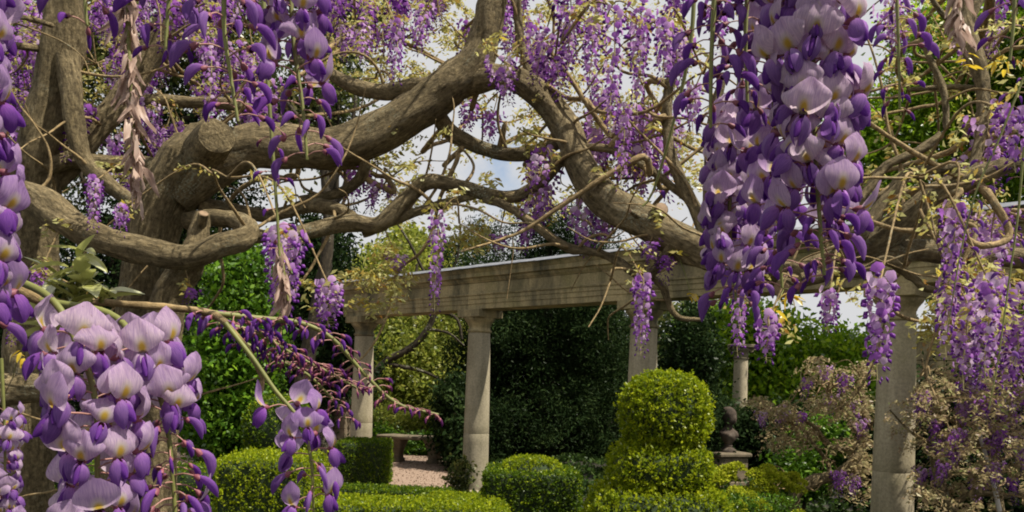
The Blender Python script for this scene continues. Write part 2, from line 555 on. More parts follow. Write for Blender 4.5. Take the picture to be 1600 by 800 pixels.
# ------------------------------------------------------------------ ground
mb = MB()
g = 40
xs = np.linspace(-150, 150, g)
ys = np.linspace(-60, 240, g)
V = [(x, y, 0.0) for y in ys for x in xs]
q = [(j * g + i, j * g + i + 1, (j + 1) * g + i + 1, (j + 1) * g + i) for j in range(g - 1) for i in range(g - 1)]
mb.add(V, q)
structure(mb.build('ground', M['soil']))
mb = MB()
outline = [(-6.0, 8.4), (-1.3, 8.6), (-0.75, 9.2), (-0.7, 10.5), (-0.75, 12.2), (-0.85, 14.5), (-1.0, 16.0), (-2.8, 16.6), (-6, 16.0)]
oc = catmull([(x, y, 0.004) for x, y in outline + outline[:1]], 0.3)[:-1]
cc = oc.mean(0)
mb.add(np.vstack((oc, cc)), [(i, (i + 1) % len(oc), len(oc)) for i in range(len(oc))])
structure(mb.build('gravel_path', M['gravel']))
mb = MB()
k = 9000
px = np.stack((rng.uniform(-4.5, -0.9, k), rng.uniform(8.7, 16.4, k), np.full(k, 0.008)), 1)
leaf_quads(mb, px, np.full(k, 0.022), np.array((0, 0, 0.0)), 1.0, 0.8, 0)
stuff(tag(mb.build('gravel_chips', M['gravel'], None, False), 'loose pinkish gravel chips on the garden path', 'gravel'))

# ------------------------------------------------------------------ colonnade
COLS = [(-2.32, 12.95), (-0.45, 11.01), (1.42, 9.07), (3.29, 7.13), (5.16, 5.19)]
BEAM_A = math.atan2(COLS[1][1] - COLS[0][1], COLS[1][0] - COLS[0][0])
HCOL = 2.44
col_labels = [
    'pale stone column beside the tall clipped box block',
    'pale stone column with leafy weeds at its foot beside the gravel',
    'pale stone column rising behind the tiered box topiary',
    'thick pale stone column with a bright wisteria raceme hanging against it',
    'pale stone column carrying the far end of the entablature past the wisteria shrub']


def make_column(i, x, y):
    t = thing('stone_column', col_labels[i], 'column', (x, y, 0), BEAM_A, 'columns of the stone colonnade')
    j = 0.80 + 0.02 * i
    r = lambda z: 0.172 - 0.03 * (max(0, z - 0.3) / 2.0) ** 1.4
    mb = MB()
    lathe(mb, [(0.20, 0), (0.205, 0.02), (0.205, 0.05), (0.195, 0.07), (0.178, 0.085)], 40)
    mb.build('base', M['shaft'], t)
    mb = MB()
    zs = np.linspace(0.086, j - 0.012, 8)
    lathe(mb, [(r(z), z) for z in zs] + [(r(j) - 0.004, j - 0.003)], 40)
    mb.build('shaft_drum', M['shaft'], t)
    mb = MB()
    zs = np.linspace(j + 0.009, 2.14, 14)
    lathe(mb, [(r(j) - 0.004, j - 0.002)] + [(r(z), z) for z in zs], 40)
    mb.build('shaft_drum', M['shaft'], t)
    mb = MB()
    lathe(mb, [(0.142, 2.141), (0.158, 2.147), (0.164, 2.162), (0.158, 2.177), (0.143, 2.184), (0.141, 2.225), (0.148, 2.232), (0.150, 2.245), (0.160, 2.262), (0.178, 2.285), (0.195, 2.305), (0.204, 2.325), (0.205, 2.338)], 40)
    cap = mb.build('capital', M['stone'], t)
    mb = MB()
    box(mb, (-0.215, -0.215, 2.339), (0.215, 0.215, HCOL - 0.001), 0, 0.006)
    mb.build('abacus', M['stone'], cap, False)
    return t


for i, (x, y) in enumerate(COLS):
    make_column(i, x, y)

ent = thing('stone_entablature', 'long mossy stone entablature with moulded cornice and lead capping across the columns', 'entablature', (COLS[0][0], COLS[0][1], HCOL), BEAM_A)
SP = math.hypot(COLS[1][0] - COLS[0][0], COLS[1][1] - COLS[0][1])


def extrude(mb, prof, x0, x1, nseg=14, wob=0.0012):
    """closed profile (y, z) along x"""
    k = len(prof)
    prof = np.asarray(prof, float)
    X = np.linspace(x0, x1, nseg + 1)
    V = np.zeros((nseg + 1, k, 3))
    for i, x in enumerate(X):
        V[i, :, 0] = x
        V[i, :, 1:] = prof + rng.normal(0, wob, prof.shape)
    q = [(i * k + j, i * k + (j + 1) % k, (i + 1) * k + (j + 1) % k, (i + 1) * k + j) for i in range(nseg) for j in range(k)]
    mb.add(V.reshape(-1, 3), q)
    mb.add(V[0], [tuple(range(k - 1, -1, -1))])
    mb.add(V[-1], [tuple(range(k))])


def both(half):
    return [(-y, z) for y, z in half] + [(y, z) for y, z in reversed(half)]


arch = both([(0.172, 0.0), (0.172, 0.066), (0.181, 0.070), (0.181, 0.125), (0.190, 0.129), (0.190, 0.172), (0.204, 0.178), (0.206, 0.196), (0.182, 0.205), (0.180, 0.335)])
corn = both([(0.186, 0.338), (0.196, 0.352), (0.215, 0.372), (0.222, 0.395), (0.262, 0.404), (0.264, 0.455), (0.272, 0.462), (0.290, 0.490), (0.305, 0.508), (0.306, 0.530)])
cuts = [-0.34] + [SP * i for i in range(1, 5)] + [SP * 4 + 0.4]
for a, b in zip(cuts[:-1], cuts[1:]):
    mb = MB(); extrude(mb, arch, a + 0.002, b - 0.002); mb.build('architrave_block', M['stone'], ent, False)
    c2 = a + (b - a) * 0.5
    for p_, q_ in ((a, c2), (c2, b)):
        mb = MB(); extrude(mb, corn, p_ + 0.002, q_ - 0.002, 8); mb.build('cornice_block', M['stone'], ent, False)
for a, b in zip(cuts[:-1], cuts[1:]):
    n = 2 if b - a > 1.5 else 1
    for s in range(n):
        x0, x1 = a + (b - a) * s / n, a + (b - a) * (s + 1) / n
        mb = MB()
        extrude(mb, [(-0.335, 0.512), (-0.334, 0.518), (-0.305, 0.550), (0, 0.585), (0.305, 0.550), (0.334, 0.518), (0.335, 0.512), (0.312, 0.5312), (-0.312, 0.5312)], x0 - 0.01, x1 - 0.012, 10, 0.002)
        mb.build('lead_capping', M['lead'], ent, False)

# far garden wall at the right with pale coping, and low dark wall near the first column
def wall(name, label, a, b, h, th, mat, cop, rows, bl):
    ax, ay = a
    bx_, by = b
    L = math.hypot(bx_ - ax, by - ay)
    t = thing(name, label, 'wall', (ax, ay, 0), math.atan2(by - ay, bx_ - ax))
    mb = MB(); box(mb, (0, -th / 2 + 0.015, 0), (L, th / 2 - 0.015, h - 0.1)); mb.build('mortar_core', M['dark_stone'], t, False)
    rh = (h - 0.1) / rows
    for r_ in range(rows):
        x = -bl * 0.5 * (r_ % 2)
        while x < L:
            w = bl * random.uniform(0.75, 1.25)
            x0, x1 = max(0, x), min(L, x + w)
            if x1 - x0 > 0.06:
                e = random.uniform(0, 0.008)
                mb = MB(); box(mb, (x0 + 0.004, -th / 2 - e, r_ * rh + 0.004), (x1 - 0.004, th / 2 + e, (r_ + 1) * rh - 0.004), 0, 0.006)
                mb.build('stone_block', mat, t, False)
            x += w
    x = 0
    while x < L:
        w = min(0.8, L - x)
        mb = MB(); box(mb, (x + 0.003, -th / 2 - 0.05, h - 0.1), (x + w - 0.003, th / 2 + 0.05, h), 0, 0.012); mb.build('coping_stone', cop, t, False)
        x += 0.8
    return t


pa, pb = P(1405, 500, 11.2), P(1720, 500, 9.5)
wall('garden_wall', 'tall pale stone garden wall with light coping behind the wisteria shrub', (pa[0], pa[1]), (pb[0], pb[1]), 2.33, 0.3, M['stone'], M['shaft'], 8, 0.6)
pa, pb = P(380, 630, 14.6), P(549, 630, 13.9)
wall('low_wall', 'low dark stone wall running up to the first column', (pa[0], pa[1]), (pb[0], pb[1]), 1.16, 0.35, M['dark_stone'], M['dark_stone'], 5, 0.45)

# ------------------------------------------------------------------ bench, bust, far column, pot, pole
bp_ = ground_at(652, 14.9)
bench = thing('stone_bench', 'curved grey stone bench on two carved supports on the gravel', 'bench', bp_, R(-14))
bench.scale = (1.12, 1.12, 1.05)
mb = MB()
n = 24
Rad = 1.7
ring = []
for i in range(n + 1):
    a = (i / n - 0.5) * 0.66
    ring.append(a)
prof = [(-0.20, 0.395), (-0.215, 0.41), (-0.215, 0.44), (-0.20, 0.455), (0.20, 0.455), (0.215, 0.44), (0.215, 0.41), (0.20, 0.395)]
V = []
for a in ring:
    for r_, z in prof:
        V.append((math.sin(a) * (Rad + r_), Rad - math.cos(a) * (Rad + r_) , z))
k = len(prof)
mb.add(V, [(i * k + j, (i + 1) * k + j, (i + 1) * k + (j + 1) % k, i * k + (j + 1) % k) for i in range(n) for j in range(k)])
mb.add(V[:k], [tuple(range(k))]); mb.add(V[-k:], [tuple(range(k - 1, -1, -1))])
mb.build('seat', M['dark_stone'], bench, False)
for s in (-1, 1):
    a = s * 0.19
    cx, cy = math.sin(a) * Rad, Rad - math.cos(a) * Rad
    mb = MB()
    # carved console support: wide foot scroll, narrow waist, wide head
    pr = [(0.0, 0.105, 0.16), (0.05, 0.105, 0.16), (0.07, 0.085, 0.13), (0.15, 0.09, 0.115), (0.24, 0.11, 0.13), (0.32, 0.14, 0.16), (0.37, 0.16, 0.18), (0.396, 0.16, 0.18)]
    V = []
    for z, hx, hy in pr:
        for j in range(16):
            th = 2 * math.pi * j / 16
            c_, s_ = math.cos(th), math.sin(th)
            V.append((cx + hx * math.copysign(abs(c_) ** 0.45, c_), cy + hy * math.copysign(abs(s_) ** 0.45, s_), z))
    mb.add(V, [(i * 16 + j, i * 16 + (j + 1) % 16, (i + 1) * 16 + (j + 1) % 16, (i + 1) * 16 + j) for i in range(len(pr) - 1) for j in range(16)])
    mb.build('support', M['dark_stone'], bench)

# bust on pedestal
bz = 12.6
ped_top = P(1137, 706, bz)
ped = thing('pedestal', 'dark stone pedestal carrying the bust above the lime spurge', 'pedestal', (ped_top[0], bz, 0), R(20))
mb = MB(); box(mb, (-0.30, -0.24, 0), (0.30, 0.24, 0.12), 0, 0.01); mb.build('plinth', M['dark_stone'], ped, False)
mb = MB(); box(mb, (-0.24, -0.19, 0.12), (0.24, 0.19, ped_top[2] - 0.07), 0, 0.012); mb.build('die', M['dark_stone'], ped, False)
mb = MB(); box(mb, (-0.29, -0.23, ped_top[2] - 0.07), (0.29, 0.23, ped_top[2]), 0, 0.02); mb.build('cap', M['dark_stone'], ped, False)
bust = thing('stone_bust', 'weathered dark stone bust of a draped figure with bound hair', 'bust', (ped_top[0], bz, ped_top[2]), R(35))
mb = MB()
lathe(mb, [(0.125, 0.0), (0.125, 0.03), (0.105, 0.05), (0.075, 0.065), (0.06, 0.085), (0.072, 0.10), (0.06, 0.11)], 24)
mb.build('socle', M['bronze_stone'], bust)
mb = MB()
# (z, half width, half depth, forward offset)
sec = [(0.10, .045, .04, 0), (0.14, .075, .06, -.005), (0.19, .135, .085, -.015), (0.24, .165, .10, -.02), (0.275, .18, .105, -.015), (0.305, .17, .095, 0), (0.335, .125, .075, .005), (0.36, .08, .06, .005), (0.385, .058, .055, 0), (0.405, .056, .056, -.005), (0.425, .066, .078, -.02), (0.45, .08, .10, -.024), (0.48, .09, .11, -.018), (0.51, .096, .116, -.012), (0.54, .10, .12, -.004), (0.575, .104, .124, .002), (0.61, .10, .122, .008), (0.645, .085, .10, .012), (0.67, .06, .07, .016), (0.685, .025, .03, .018)]
V = []
nn = 28
for z, hx, hy, oy in sec:
    for j in range(nn):
        th = 2 * math.pi * j / nn
        x, y = hx * math.cos(th), hy * math.sin(th)
        front = max(0, -math.sin(th)) ** 6
        if 0.42 < z < 0.62:            # face: brow, nose, mouth, chin
            nose = math.exp(-((z - 0.51) / 0.022) ** 2) * 0.03 * front * max(0, 1 - abs(x) / 0.03)
            brow = math.exp(-((z - 0.55) / 0.012) ** 2) * 0.008 * front
            eye = math.exp(-((z - 0.535) / 0.010) ** 2) * math.exp(-((abs(x) - 0.03) / 0.014) ** 2) * 0.012
            chin = math.exp(-((z - 0.458) / 0.012) ** 2) * 0.012 * front
            y -= nose + brow + chin - eye * front
        if 0.18 < z < 0.33:            # drapery folds
            y += 0.012 * math.sin(th * 5 + z * 60)
        if z > 0.52:
            y += 0.006 * math.sin(th * 9) * max(0, math.sin(th))
        V.append((x, y + oy, z))
mb.add(V, [(i * nn + j, i * nn + (j + 1) % nn, (i + 1) * nn + (j + 1) % nn, (i + 1) * nn + j) for i in range(len(sec) - 1) for j in range(nn)])
mb.add(V[-nn:], [tuple(range(nn))])
figure = mb.build('figure', M['bronze_stone'], bust)
mb = MB(); lathe(mb, [(0.001, 0.50), (0.03, 0.505), (0.045, 0.53), (0.042, 0.56), (0.02, 0.58), (0.001, 0.583)], 14, 0, (0, 0.135, 0.03)); mb.build('hair_knot', M['bronze_stone'], figure)

# free-standing ornate column in the background
fz = 15.0
fc = P(1156, 620, fz)
fcol = thing('ornate_column', 'slim free-standing column with carved capital beyond the bust', 'column', (fc[0], fz, 0), R(10))
top_z = P(1156, 538, fz)[2]
mb = MB(); lathe(mb, [(0.2, 0), (0.2, 0.1), (0.16, 0.14), (0.142, 0.2)], 28); mb.build('base', M['shaft'], fcol)
mb = MB(); lathe(mb, [(0.138, 0.2), (0.132, 1.2), (0.122, top_z - 0.27)], 28); mb.build('shaft', M['shaft'], fcol)
mb = MB(); lathe(mb, [(0.122, top_z - 0.27), (0.14, top_z - 0.262), (0.14, top_z - 0.245), (0.122, top_z - 0.235), (0.125, top_z - 0.16), (0.155, top_z - 0.11), (0.17, top_z - 0.08), (0.15, top_z - 0.06)], 28)
cap = mb.build('capital', M['dark_stone'], fcol)
for s in (-1, 1):
    for u in (-1, 1):
        mb = MB()
        sp_ = []
        for j in range(20):
            a = j * 0.55
            rr = 0.055 * (1 - j / 24)
            sp_.append((s * (0.15 + rr * math.cos(a)), u * 0.10, top_z - 0.10 + rr * math.sin(a)))
        tube(mb, sp_, np.linspace(0.02, 0.012, 20), 6)
        mb.build('volute', M['dark_stone'], cap)
mb = MB(); box(mb, (-0.19, -0.19, top_z - 0.06), (0.19, 0.19, top_z), 0, 0.012); mb.build('abacus', M['dark_stone'], cap, False)

pot_p = ground_at(489, 8.2)
pot = thing('terracotta_pot', 'terracotta pot with rolled rim among the box hedges', 'pot', pot_p)
mb = MB(); lathe(mb, [(0.10, 0), (0.12, 0.04), (0.165, 0.38), (0.17, 0.44), (0.15, 0.44), (0.14, 0.40), (0.02, 0.38)], 28); mb.build('body', M['terracotta'], pot)
mb = MB(); lathe(mb, [(0.172, 0.435), (0.195, 0.445), (0.20, 0.47), (0.195, 0.495), (0.172, 0.50), (0.15, 0.49), (0.15, 0.44)], 28); mb.build('rim', M['terracotta'], pot)

mb = MB()
a, b = P(1522, 640, 6.3), P(1562, 800, 6.1)
d = (b - a)
tt = b[2] / -(d[2])
b2 = b + d * tt
pp = np.linspace(a, b2, 14) + rng.normal(0, 0.004, (14, 3))
tube(mb, pp, np.linspace(0.013, 0.021, 14), 10)
tag(mb.build('garden_stake', M['pole'], None), 'long pale stake leaning among the bronze wisteria shrub', 'stake')

# ------------------------------------------------------------------ clipped hedges and topiary
def superellipsoid(c, r, e, n):
    """random surface points + normals on a rounded box"""
    r = np.asarray(r, float)
    area = np.array((r[1] * r[2], r[0] * r[2], r[0] * r[1]))
    ax = rng.choice(3, n, p=area / area.sum())
    u = rng.uniform(-1, 1, (n, 3))
    u[np.arange(n), ax] = np.where(rng.random(n) < 0.5, -1.0, 1.0)
    s = u / (np.sum(np.abs(u) ** (2 / e), axis=1) ** (e / 2))[:, None]
    nr = np.sign(s) * np.abs(s) ** (2 / e - 1) / np.asarray(r)
    nr /= np.linalg.norm(nr, axis=1)[:, None]
    return s * r + c, nr


def clipped(name, parent, c, r, e, n, size, mat, rz=0.0, rough=0.03, z_min=0.0, name_core='stem_core'):
    """a clipped mass: dark twiggy core and a shell of leaf tufts"""
    c = np.asarray(c, float); r = np.asarray(r, float)
    mb = MB()
    nu, nv = 28, 16
    V = []
    for j in range(nv + 1):
        ph = -math.pi / 2 + math.pi * j / nv
        for i in range(nu):
            th = 2 * math.pi * i / nu
            d = np.array((math.cos(ph) * math.cos(th), math.cos(ph) * math.sin(th), math.sin(ph)))
            s = np.sign(d) * np.abs(d) ** e
            s /= (np.sum(np.abs(s) ** (2 / e))) ** (e / 2)
            V.append(s * (r - size * 0.7))
    V = np.array(V)
    ca, sa = math.cos(rz), math.sin(rz)
    rot = np.array(((ca, -sa, 0), (sa, ca, 0), (0, 0, 1)))
    V = V @ rot.T + c
    V[:, 2] = np.maximum(V[:, 2], z_min)
    mb.add(V, [(j * nu + i, j * nu + (i + 1) % nu, (j + 1) * nu + (i + 1) % nu, (j + 1) * nu + i) for j in range(nv) for i in range(nu)], 1, 0.3)
    p, nr = superellipsoid(np.zeros(3), r, e, n)
    # clumped unevenness of the clipped surface
    lum = np.array([mnoise.noise(Vector(q * (0.55 / max(size, 0.02)))) for q in p[:, :]])
    p = p + nr * (lum[:, None] * rough + rng.normal(0, rough * 0.35, (n, 1)) + (rng.random((n, 1)) < 0.12) * rng.random((n, 1)) * size * 1.1)
    p, nr = p @ rot.T + c, nr @ rot.T
    keep = p[:, 2] > z_min - 0.01
    p, nr = p[keep], nr[keep]
    # sprigs: three leaves around each tuft
    for q in range(3):
        off = rng.normal(0, size * 0.35, p.shape)
        rr = np.clip(0.28 + 0.5 * (lum[keep] > 0.05) * rng.random(len(p)) + rng.random(len(p)) * 0.35, 0, 1)
        leaf_quads(mb, p + off + nr * size * 0.2 * q, np.full(len(p), size * 1.15), nr * 0.5 + np.array((0, 0, 0.3)), 0.9, 0.6, 0, rr)
    return mb.build(name, [mat, M['core']], parent, True)


tz = 6.5
tb = P(1030, 800, tz)
top = thing('box_topiary', 'tall box topiary clipped into a dome over stacked tiers', 'topiary', (tb[0], tz, 0))
def lz(y, Z): return P(1030, y, Z)[2]
zt, z1, z2 = lz(583, tz), lz(700, tz), lz(760, tz)
clipped('dome', top, (0.02, 0, (zt + z1) / 2 - 0.02), (0.335, 0.335, (zt - z1) / 2 + 0.02), 0.9, 7000, 0.023, M['box_fresh'], 0, 0.035)
clipped('middle_tier', top, (-0.01, 0, (z1 + z2) / 2), (0.368, 0.368, (z1 - z2) / 2 + 0.03), 0.62, 4800, 0.024, M['box_fresh'], 0, 0.04)
clipped('base_tier', top, (-0.02, 0, z2 / 2), (0.53, 0.53, z2 / 2 + 0.02), 0.5, 8000, 0.024, M['box_fresh'], 0, 0.04)
mb = MB(); tube(mb, [(0, 0, 0), (0, 0, 0.5), (0.01, 0, 1.0), (0, 0, 1.4)], [0.05, 0.045, 0.035, 0.02], 8); mb.build('trunk', M['twig'], top)


def hedge(label, x0, x1, y_top, Z, depth, n=4500, mat='box', e=0.13, size=0.021, rough=0.012, rz=0.0, cat='hedge', group=None, name='box_hedge', dome=None):
    a, b = P(x0, y_top, Z), P(x1, y_top, Z)
    h = (a[2] + b[2]) / 2
    t = thing(name, label, cat, ((a[0] + b[0]) / 2, Z + depth / 2, 0), 0, group)
    clipped('clipped_block', t, (0, 0, h / 2), ((b[0] - a[0]) / 2, depth / 2, h / 2 + 0.005), e, int(n * 1.5), size, M[mat], rz, rough)
    if dome:
        dx, dw, dh = dome
        clipped('dome', t, (dx, 0, h - 0.02), (dw, min(dw, depth / 2), dh), 0.9, 1800, size, M['box_fresh'], 0, rough)
    return t


hedge('clipped box block topped with a low rounded dome', 757, 908, 742, 7.6, 0.8, 6500, 'box', dome=(0.0, 0.29, 0.15))
hedge('low box hedge edging the gravel before the bench', 505, 705, 768, 9.3, 0.45, 4200, 'box', rz=-0.06)
hedge('tall clipped box block standing against the first column', 525, 601, 692, 11.4, 0.8, 4200, 'box')
hedge('very low box edging at the foot of the weedy column', 668, 772, 779, 8.9, 0.4, 2400, 'box_fresh')
hedge('bright lime-green clipped box hedge below the clipped cone', 335, 475, 722, 7.0, 0.9, 6500, 'box_fresh', rough=0.04)
hedge('broad box hedge running across the foot of the garden', 480, 790, 795, 6.3, 0.6, 6500, 'box_fresh')
hedge('shaded clipped box hedge behind the hanging pale racemes', 20, 345, 735, 8.0, 0.8, 6000, 'box')
# round box ball seen behind bud sprays
bb = P(437, 625, 8.8)
ball = thing('box_ball', 'rounded box ball behind the drooping bud spray', 'topiary', (bb[0], 8.8, 0))
clipped('ball', ball, (0, 0, bb[2] - 0.30), (0.36, 0.36, 0.34), 0.95, 3200, 0.024, M['box'], 0, 0.025)
mb = MB(); tube(mb, [(0, 0, 0), (0, 0.01, 0.5), (0, 0, bb[2] - 0.4)], [0.05, 0.04, 0.03], 8); mb.build('trunk', M['tree_bark'], ball)

# ------------------------------------------------------------------ trees
def crown_points(ells, n, clump, per):
    """clumped leaf positions through a union of ellipsoids [(centre, radii)]"""
    vol = np.array([r[0] * r[1] * r[2] for c, r in ells])
    vol = vol / vol.sum()
    out_, nr = [], []
    k = max(1, n // per)
    for (c, r), w in zip(ells, vol):
        kk = max(1, int(k * w))
        d = rand_dirs(kk)
        rad = rng.random(kk) ** 0.42
        cen = np.asarray(c) + d * rad[:, None] * np.asarray(r)
        s = clump * (0.6 + 0.8 * rng.random(kk))
        pts = cen[:, None, :] + rng.normal(0, 1, (kk, per, 3)) * s[:, None, None] * np.array((1, 1, 0.6))
        out_.append(pts.reshape(-1, 3))
        nr.append(np.repeat(d, per, 0))
    return np.concatenate(out_), np.concatenate(nr)


def tree(name, label, px, Z, ells, n, leaf, mat, clump=0.25, per=40, trunk=0.12, cat='tree', group=None, limbs=6, aspect=0.55, base_r=None, dense=False):
    """ells in photograph pixels: (px, py, depth, rx_px, ry_px)"""
    g0 = ground_at(px, Z)
    t = thing(name, label, cat, g0, 0, group)
    E = []
    for (x, y, z, rx, ry) in ells:
        c = P(x, y, z) - g0
        E.append((c, (rx / F * z, max(rx, ry) / F * z * 0.75, ry / F * z)))
    pts, nr = crown_points(E, n, clump, per)
    keep = pts[:, 2] > 0.02
    pts, nr = pts[keep], nr[keep]
    mb = MB()
    leaf_quads(mb, pts, np.full(len(pts), leaf), nr * 0.35, 1.0, aspect, 0, None, 0.25)
    mb.build('crown', M[mat], t)
    mb = MB()
    topc = np.mean([c for c, r in E], 0)
    h = max(c[2] + r[2] * 0.5 for c, r in E)
    path = catmull([(0, 0, 0), (topc[0] * 0.15 + 0.05, topc[1] * 0.15, h * 0.3), (topc[0] * 0.6, topc[1] * 0.6, h * 0.62), (topc[0], topc[1], h)], 0.2)
    tube(mb, path, np.linspace(trunk, trunk * 0.2, len(path)), 10, 0.1)
    mb.build('trunk', M['tree_bark'], t)
    for i in range(limbs):
        c, r = E[i % len(E)]
        d = rand_dirs(1)[0]
        end = c + d * np.asarray(r) * 0.85
        st = path[int(len(path) * random.uniform(0.3, 0.7))]
        mid = (st + end) / 2 + np.array((0, 0, 0.15)) + rng.normal(0, 0.12, 3)
        mb = MB()
        pp = catmull([st, mid, end], 0.2)
        tube(mb, pp, np.linspace(trunk * 0.4, trunk * 0.08, len(pp)), 7, 0.1)
        mb.build('limb', M['tree_bark'], t)
    return t


lobe_r = random.Random(77)
lobes = []
for i in range(30):
    lx = lobe_r.uniform(720, 975)
    top_y = 330 + abs(lx - 860) * 0.35
    ly = lobe_r.uniform(top_y, 720)
    lobes.append((lx, ly, lobe_r.uniform(15.2, 18.0), lobe_r.uniform(26, 52), lobe_r.uniform(34, 78)))
lobes += [(850, 560, 17.6, 120, 200), (760, 600, 17.6, 60, 150), (940, 600, 17.6, 60, 160)]
tree('yew_tree', 'broad black-green yew filling the gap behind the entablature', 850, 16.8, lobes, 210000, 0.08, 'yew', 0.16, 60, 0.22, limbs=0, aspect=0.3)
tree('yew_tree', 'narrow dark conifer column behind the tiered topiary', 1078, 13.2, [(1075, 620, 13.2, 34, 130), (1078, 540, 13.2, 28, 70), (1080, 700, 13.2, 42, 80)], 40000, 0.07, 'yew', 0.12, 40, 0.1)
tree('conifer', 'tall sunlit clipped green cone behind the wisteria trunk', 372, 9.6, [(370, 560, 9.6, 60, 120), (375, 470, 9.6, 42, 90), (380, 420, 9.6, 26, 50), (360, 660, 9.6, 70, 90)], 42000, 0.07, 'conifer', 0.09, 40, 0.1)
tree('yew_tree', 'dark yew glimpsed between the wisteria trunk and the horizontal branches', 260, 15, [(265, 230, 15, 75, 110), (300, 300, 15, 100, 120), (240, 480, 15, 130, 200), (120, 560, 15.5, 110, 170), (20, 520, 16, 110, 190)], 90000, 0.085, 'yew', 0.25, 40, 0.2)
tree('yew_tree', 'dark ivy-clad tree between the clipped cone and the first column', 505, 13.8, [(505, 420, 13.8, 45, 110), (520, 540, 13.9, 55, 110), (470, 520, 14.2, 60, 120), (500, 640, 14.3, 70, 80)], 45000, 0.08, 'yew', 0.16, 40, 0.2)
tree('leafy_tree', 'olive-leaved tree with open twigs high above the entablature end', 520, 15, [(520, 80, 15, 50, 130), (470, 190, 15, 70, 70), (560, 10, 15, 60, 60)], 9000, 0.10, 'olive', 0.22, 30, 0.14)
tree('leafy_tree', 'olive-green tree crown behind the old wisteria trunks', 180, 14.5, [(60, 120, 14.5, 110, 130), (200, 60, 14.5, 100, 90), (340, 60, 14.7, 90, 110), (40, 330, 14.5, 90, 120), (420, 170, 14.8, 60, 80)], 30000, 0.10, 'olive', 0.25, 30, 0.2)
tree('leafy_tree', 'yellow-green spring tree seen behind the bench', 640, 24, [(650, 600, 24, 80, 90), (610, 540, 24, 60, 70), (690, 560, 25, 60, 80), (640, 450, 26, 90, 60)], 36000, 0.16, 'lime', 0.3, 40, 0.2)
tree('leafy_tree', 'pale lime tree rising above the entablature near the first column', 630, 30, [(640, 420, 30, 70, 60), (600, 440, 30, 50, 50), (690, 450, 30, 40, 40)], 12000, 0.2, 'lime', 0.35, 40, 0.2)
tree('leafy_tree', 'bright green spreading tree beyond the bust and the slim column', 1225, 17, [(1180, 560, 17, 90, 80), (1290, 600, 17, 100, 80), (1140, 500, 17.4, 45, 36), (1330, 570, 17.5, 60, 50), (1200, 660, 16.5, 110, 60)], 34000, 0.13, 'green', 0.3, 40, 0.22)
tree('leafy_tree', 'tall sunlit green tree rising above the pale garden wall', 1480, 15.5, [(1400, 250, 15.5, 70, 90), (1500, 120, 15.5, 90, 110), (1570, 240, 15.6, 60, 120), (1460, 40, 15.6, 60, 50), (1370, 330, 15, 50, 40), (1640, 120, 15, 80, 200), (1580, 420, 15, 120, 90), (1350, 200, 15.5, 50, 80), (1440, 150, 15.2, 60, 70)], 64000, 0.11, 'green', 0.24, 30, 0.22)
tree('shrub', 'leafy green shrub behind the bench', 640, 16.5, [(600, 690, 16.5, 30, 26), (650, 700, 16.5, 34, 24), (695, 700, 16.4, 26, 28)], 9000, 0.07, 'conifer', 0.09, 30, 0.03, 'shrub', None, 4)
tree('shrub', 'yellow-green bush beyond the bench', 620, 18.5, [(610, 665, 18.5, 45, 30), (670, 670, 18.6, 45, 34)], 9000, 0.09, 'lime', 0.13, 30, 0.03, 'shrub', None, 4)
tree('shrub', 'small dark leafy weed clump at the column foot', 712, 10.6, [(715, 755, 10.6, 17, 26), (722, 735, 10.6, 10, 20)], 900, 0.06, 'olive', 0.06, 12, 0.01, 'shrub', None, 4)
tree('shrub', 'dark holly bush beneath the yew at the pale column', 712, 14.2, [(708, 650, 14.2, 26, 70), (722, 700, 13.8, 24, 50)], 9000, 0.09, 'yew', 0.1, 30, 0.04, 'shrub', None, 4)
tree('shrub', 'dark evergreen shrub behind the bust', 1180, 14.2, [(1180, 690, 14.2, 70, 60), (1260, 690, 14.2, 70, 60), (1110, 690, 14.4, 40, 70)], 24000, 0.09, 'yew', 0.16, 40, 0.05, 'shrub', None, 5)
tree('shrub', 'fresh green shrub between the spurge and the twisted wisteria', 1255, 9.2, [(1245, 740, 9.2, 40, 36), (1285, 690, 9.4, 34, 36)], 9000, 0.06, 'conifer', 0.09, 30, 0.03, 'shrub', None, 4)
tree('shrub', 'deep green evergreen screening the wall behind the wisteria shrub', 1500, 8.8, [(1480, 690, 8.8, 80, 100), (1590, 680, 8.6, 80, 110), (1400, 720, 9.2, 60, 70), (1540, 740, 8.4, 120, 60)], 60000, 0.06, 'yew', 0.2, 40, 0.06, 'shrub', None, 5)

# a far wood that closes the view
mb = MB()
n = 70000
x = rng.uniform(-42, 42, n)
topz = 3.9 + 1.0 * np.sin(x * 0.31) + 0.8 * np.sin(x * 0.83 + 1)
p = np.stack((x, 38 + rng.uniform(-2, 2, n) + np.abs(x) * -0.1, topz * rng.random(n) ** 0.7), 1)
p += rng.normal(0, 0.25, p.shape)
p[:, 2] = np.maximum(p[:, 2], 0)
leaf_quads(mb, p, np.full(n, 0.34), None, 1.0, 0.6)
stuff(tag(mb.build('far_wood', M['olive'], None), 'distant mass of woodland foliage closing the garden view', 'woodland'))

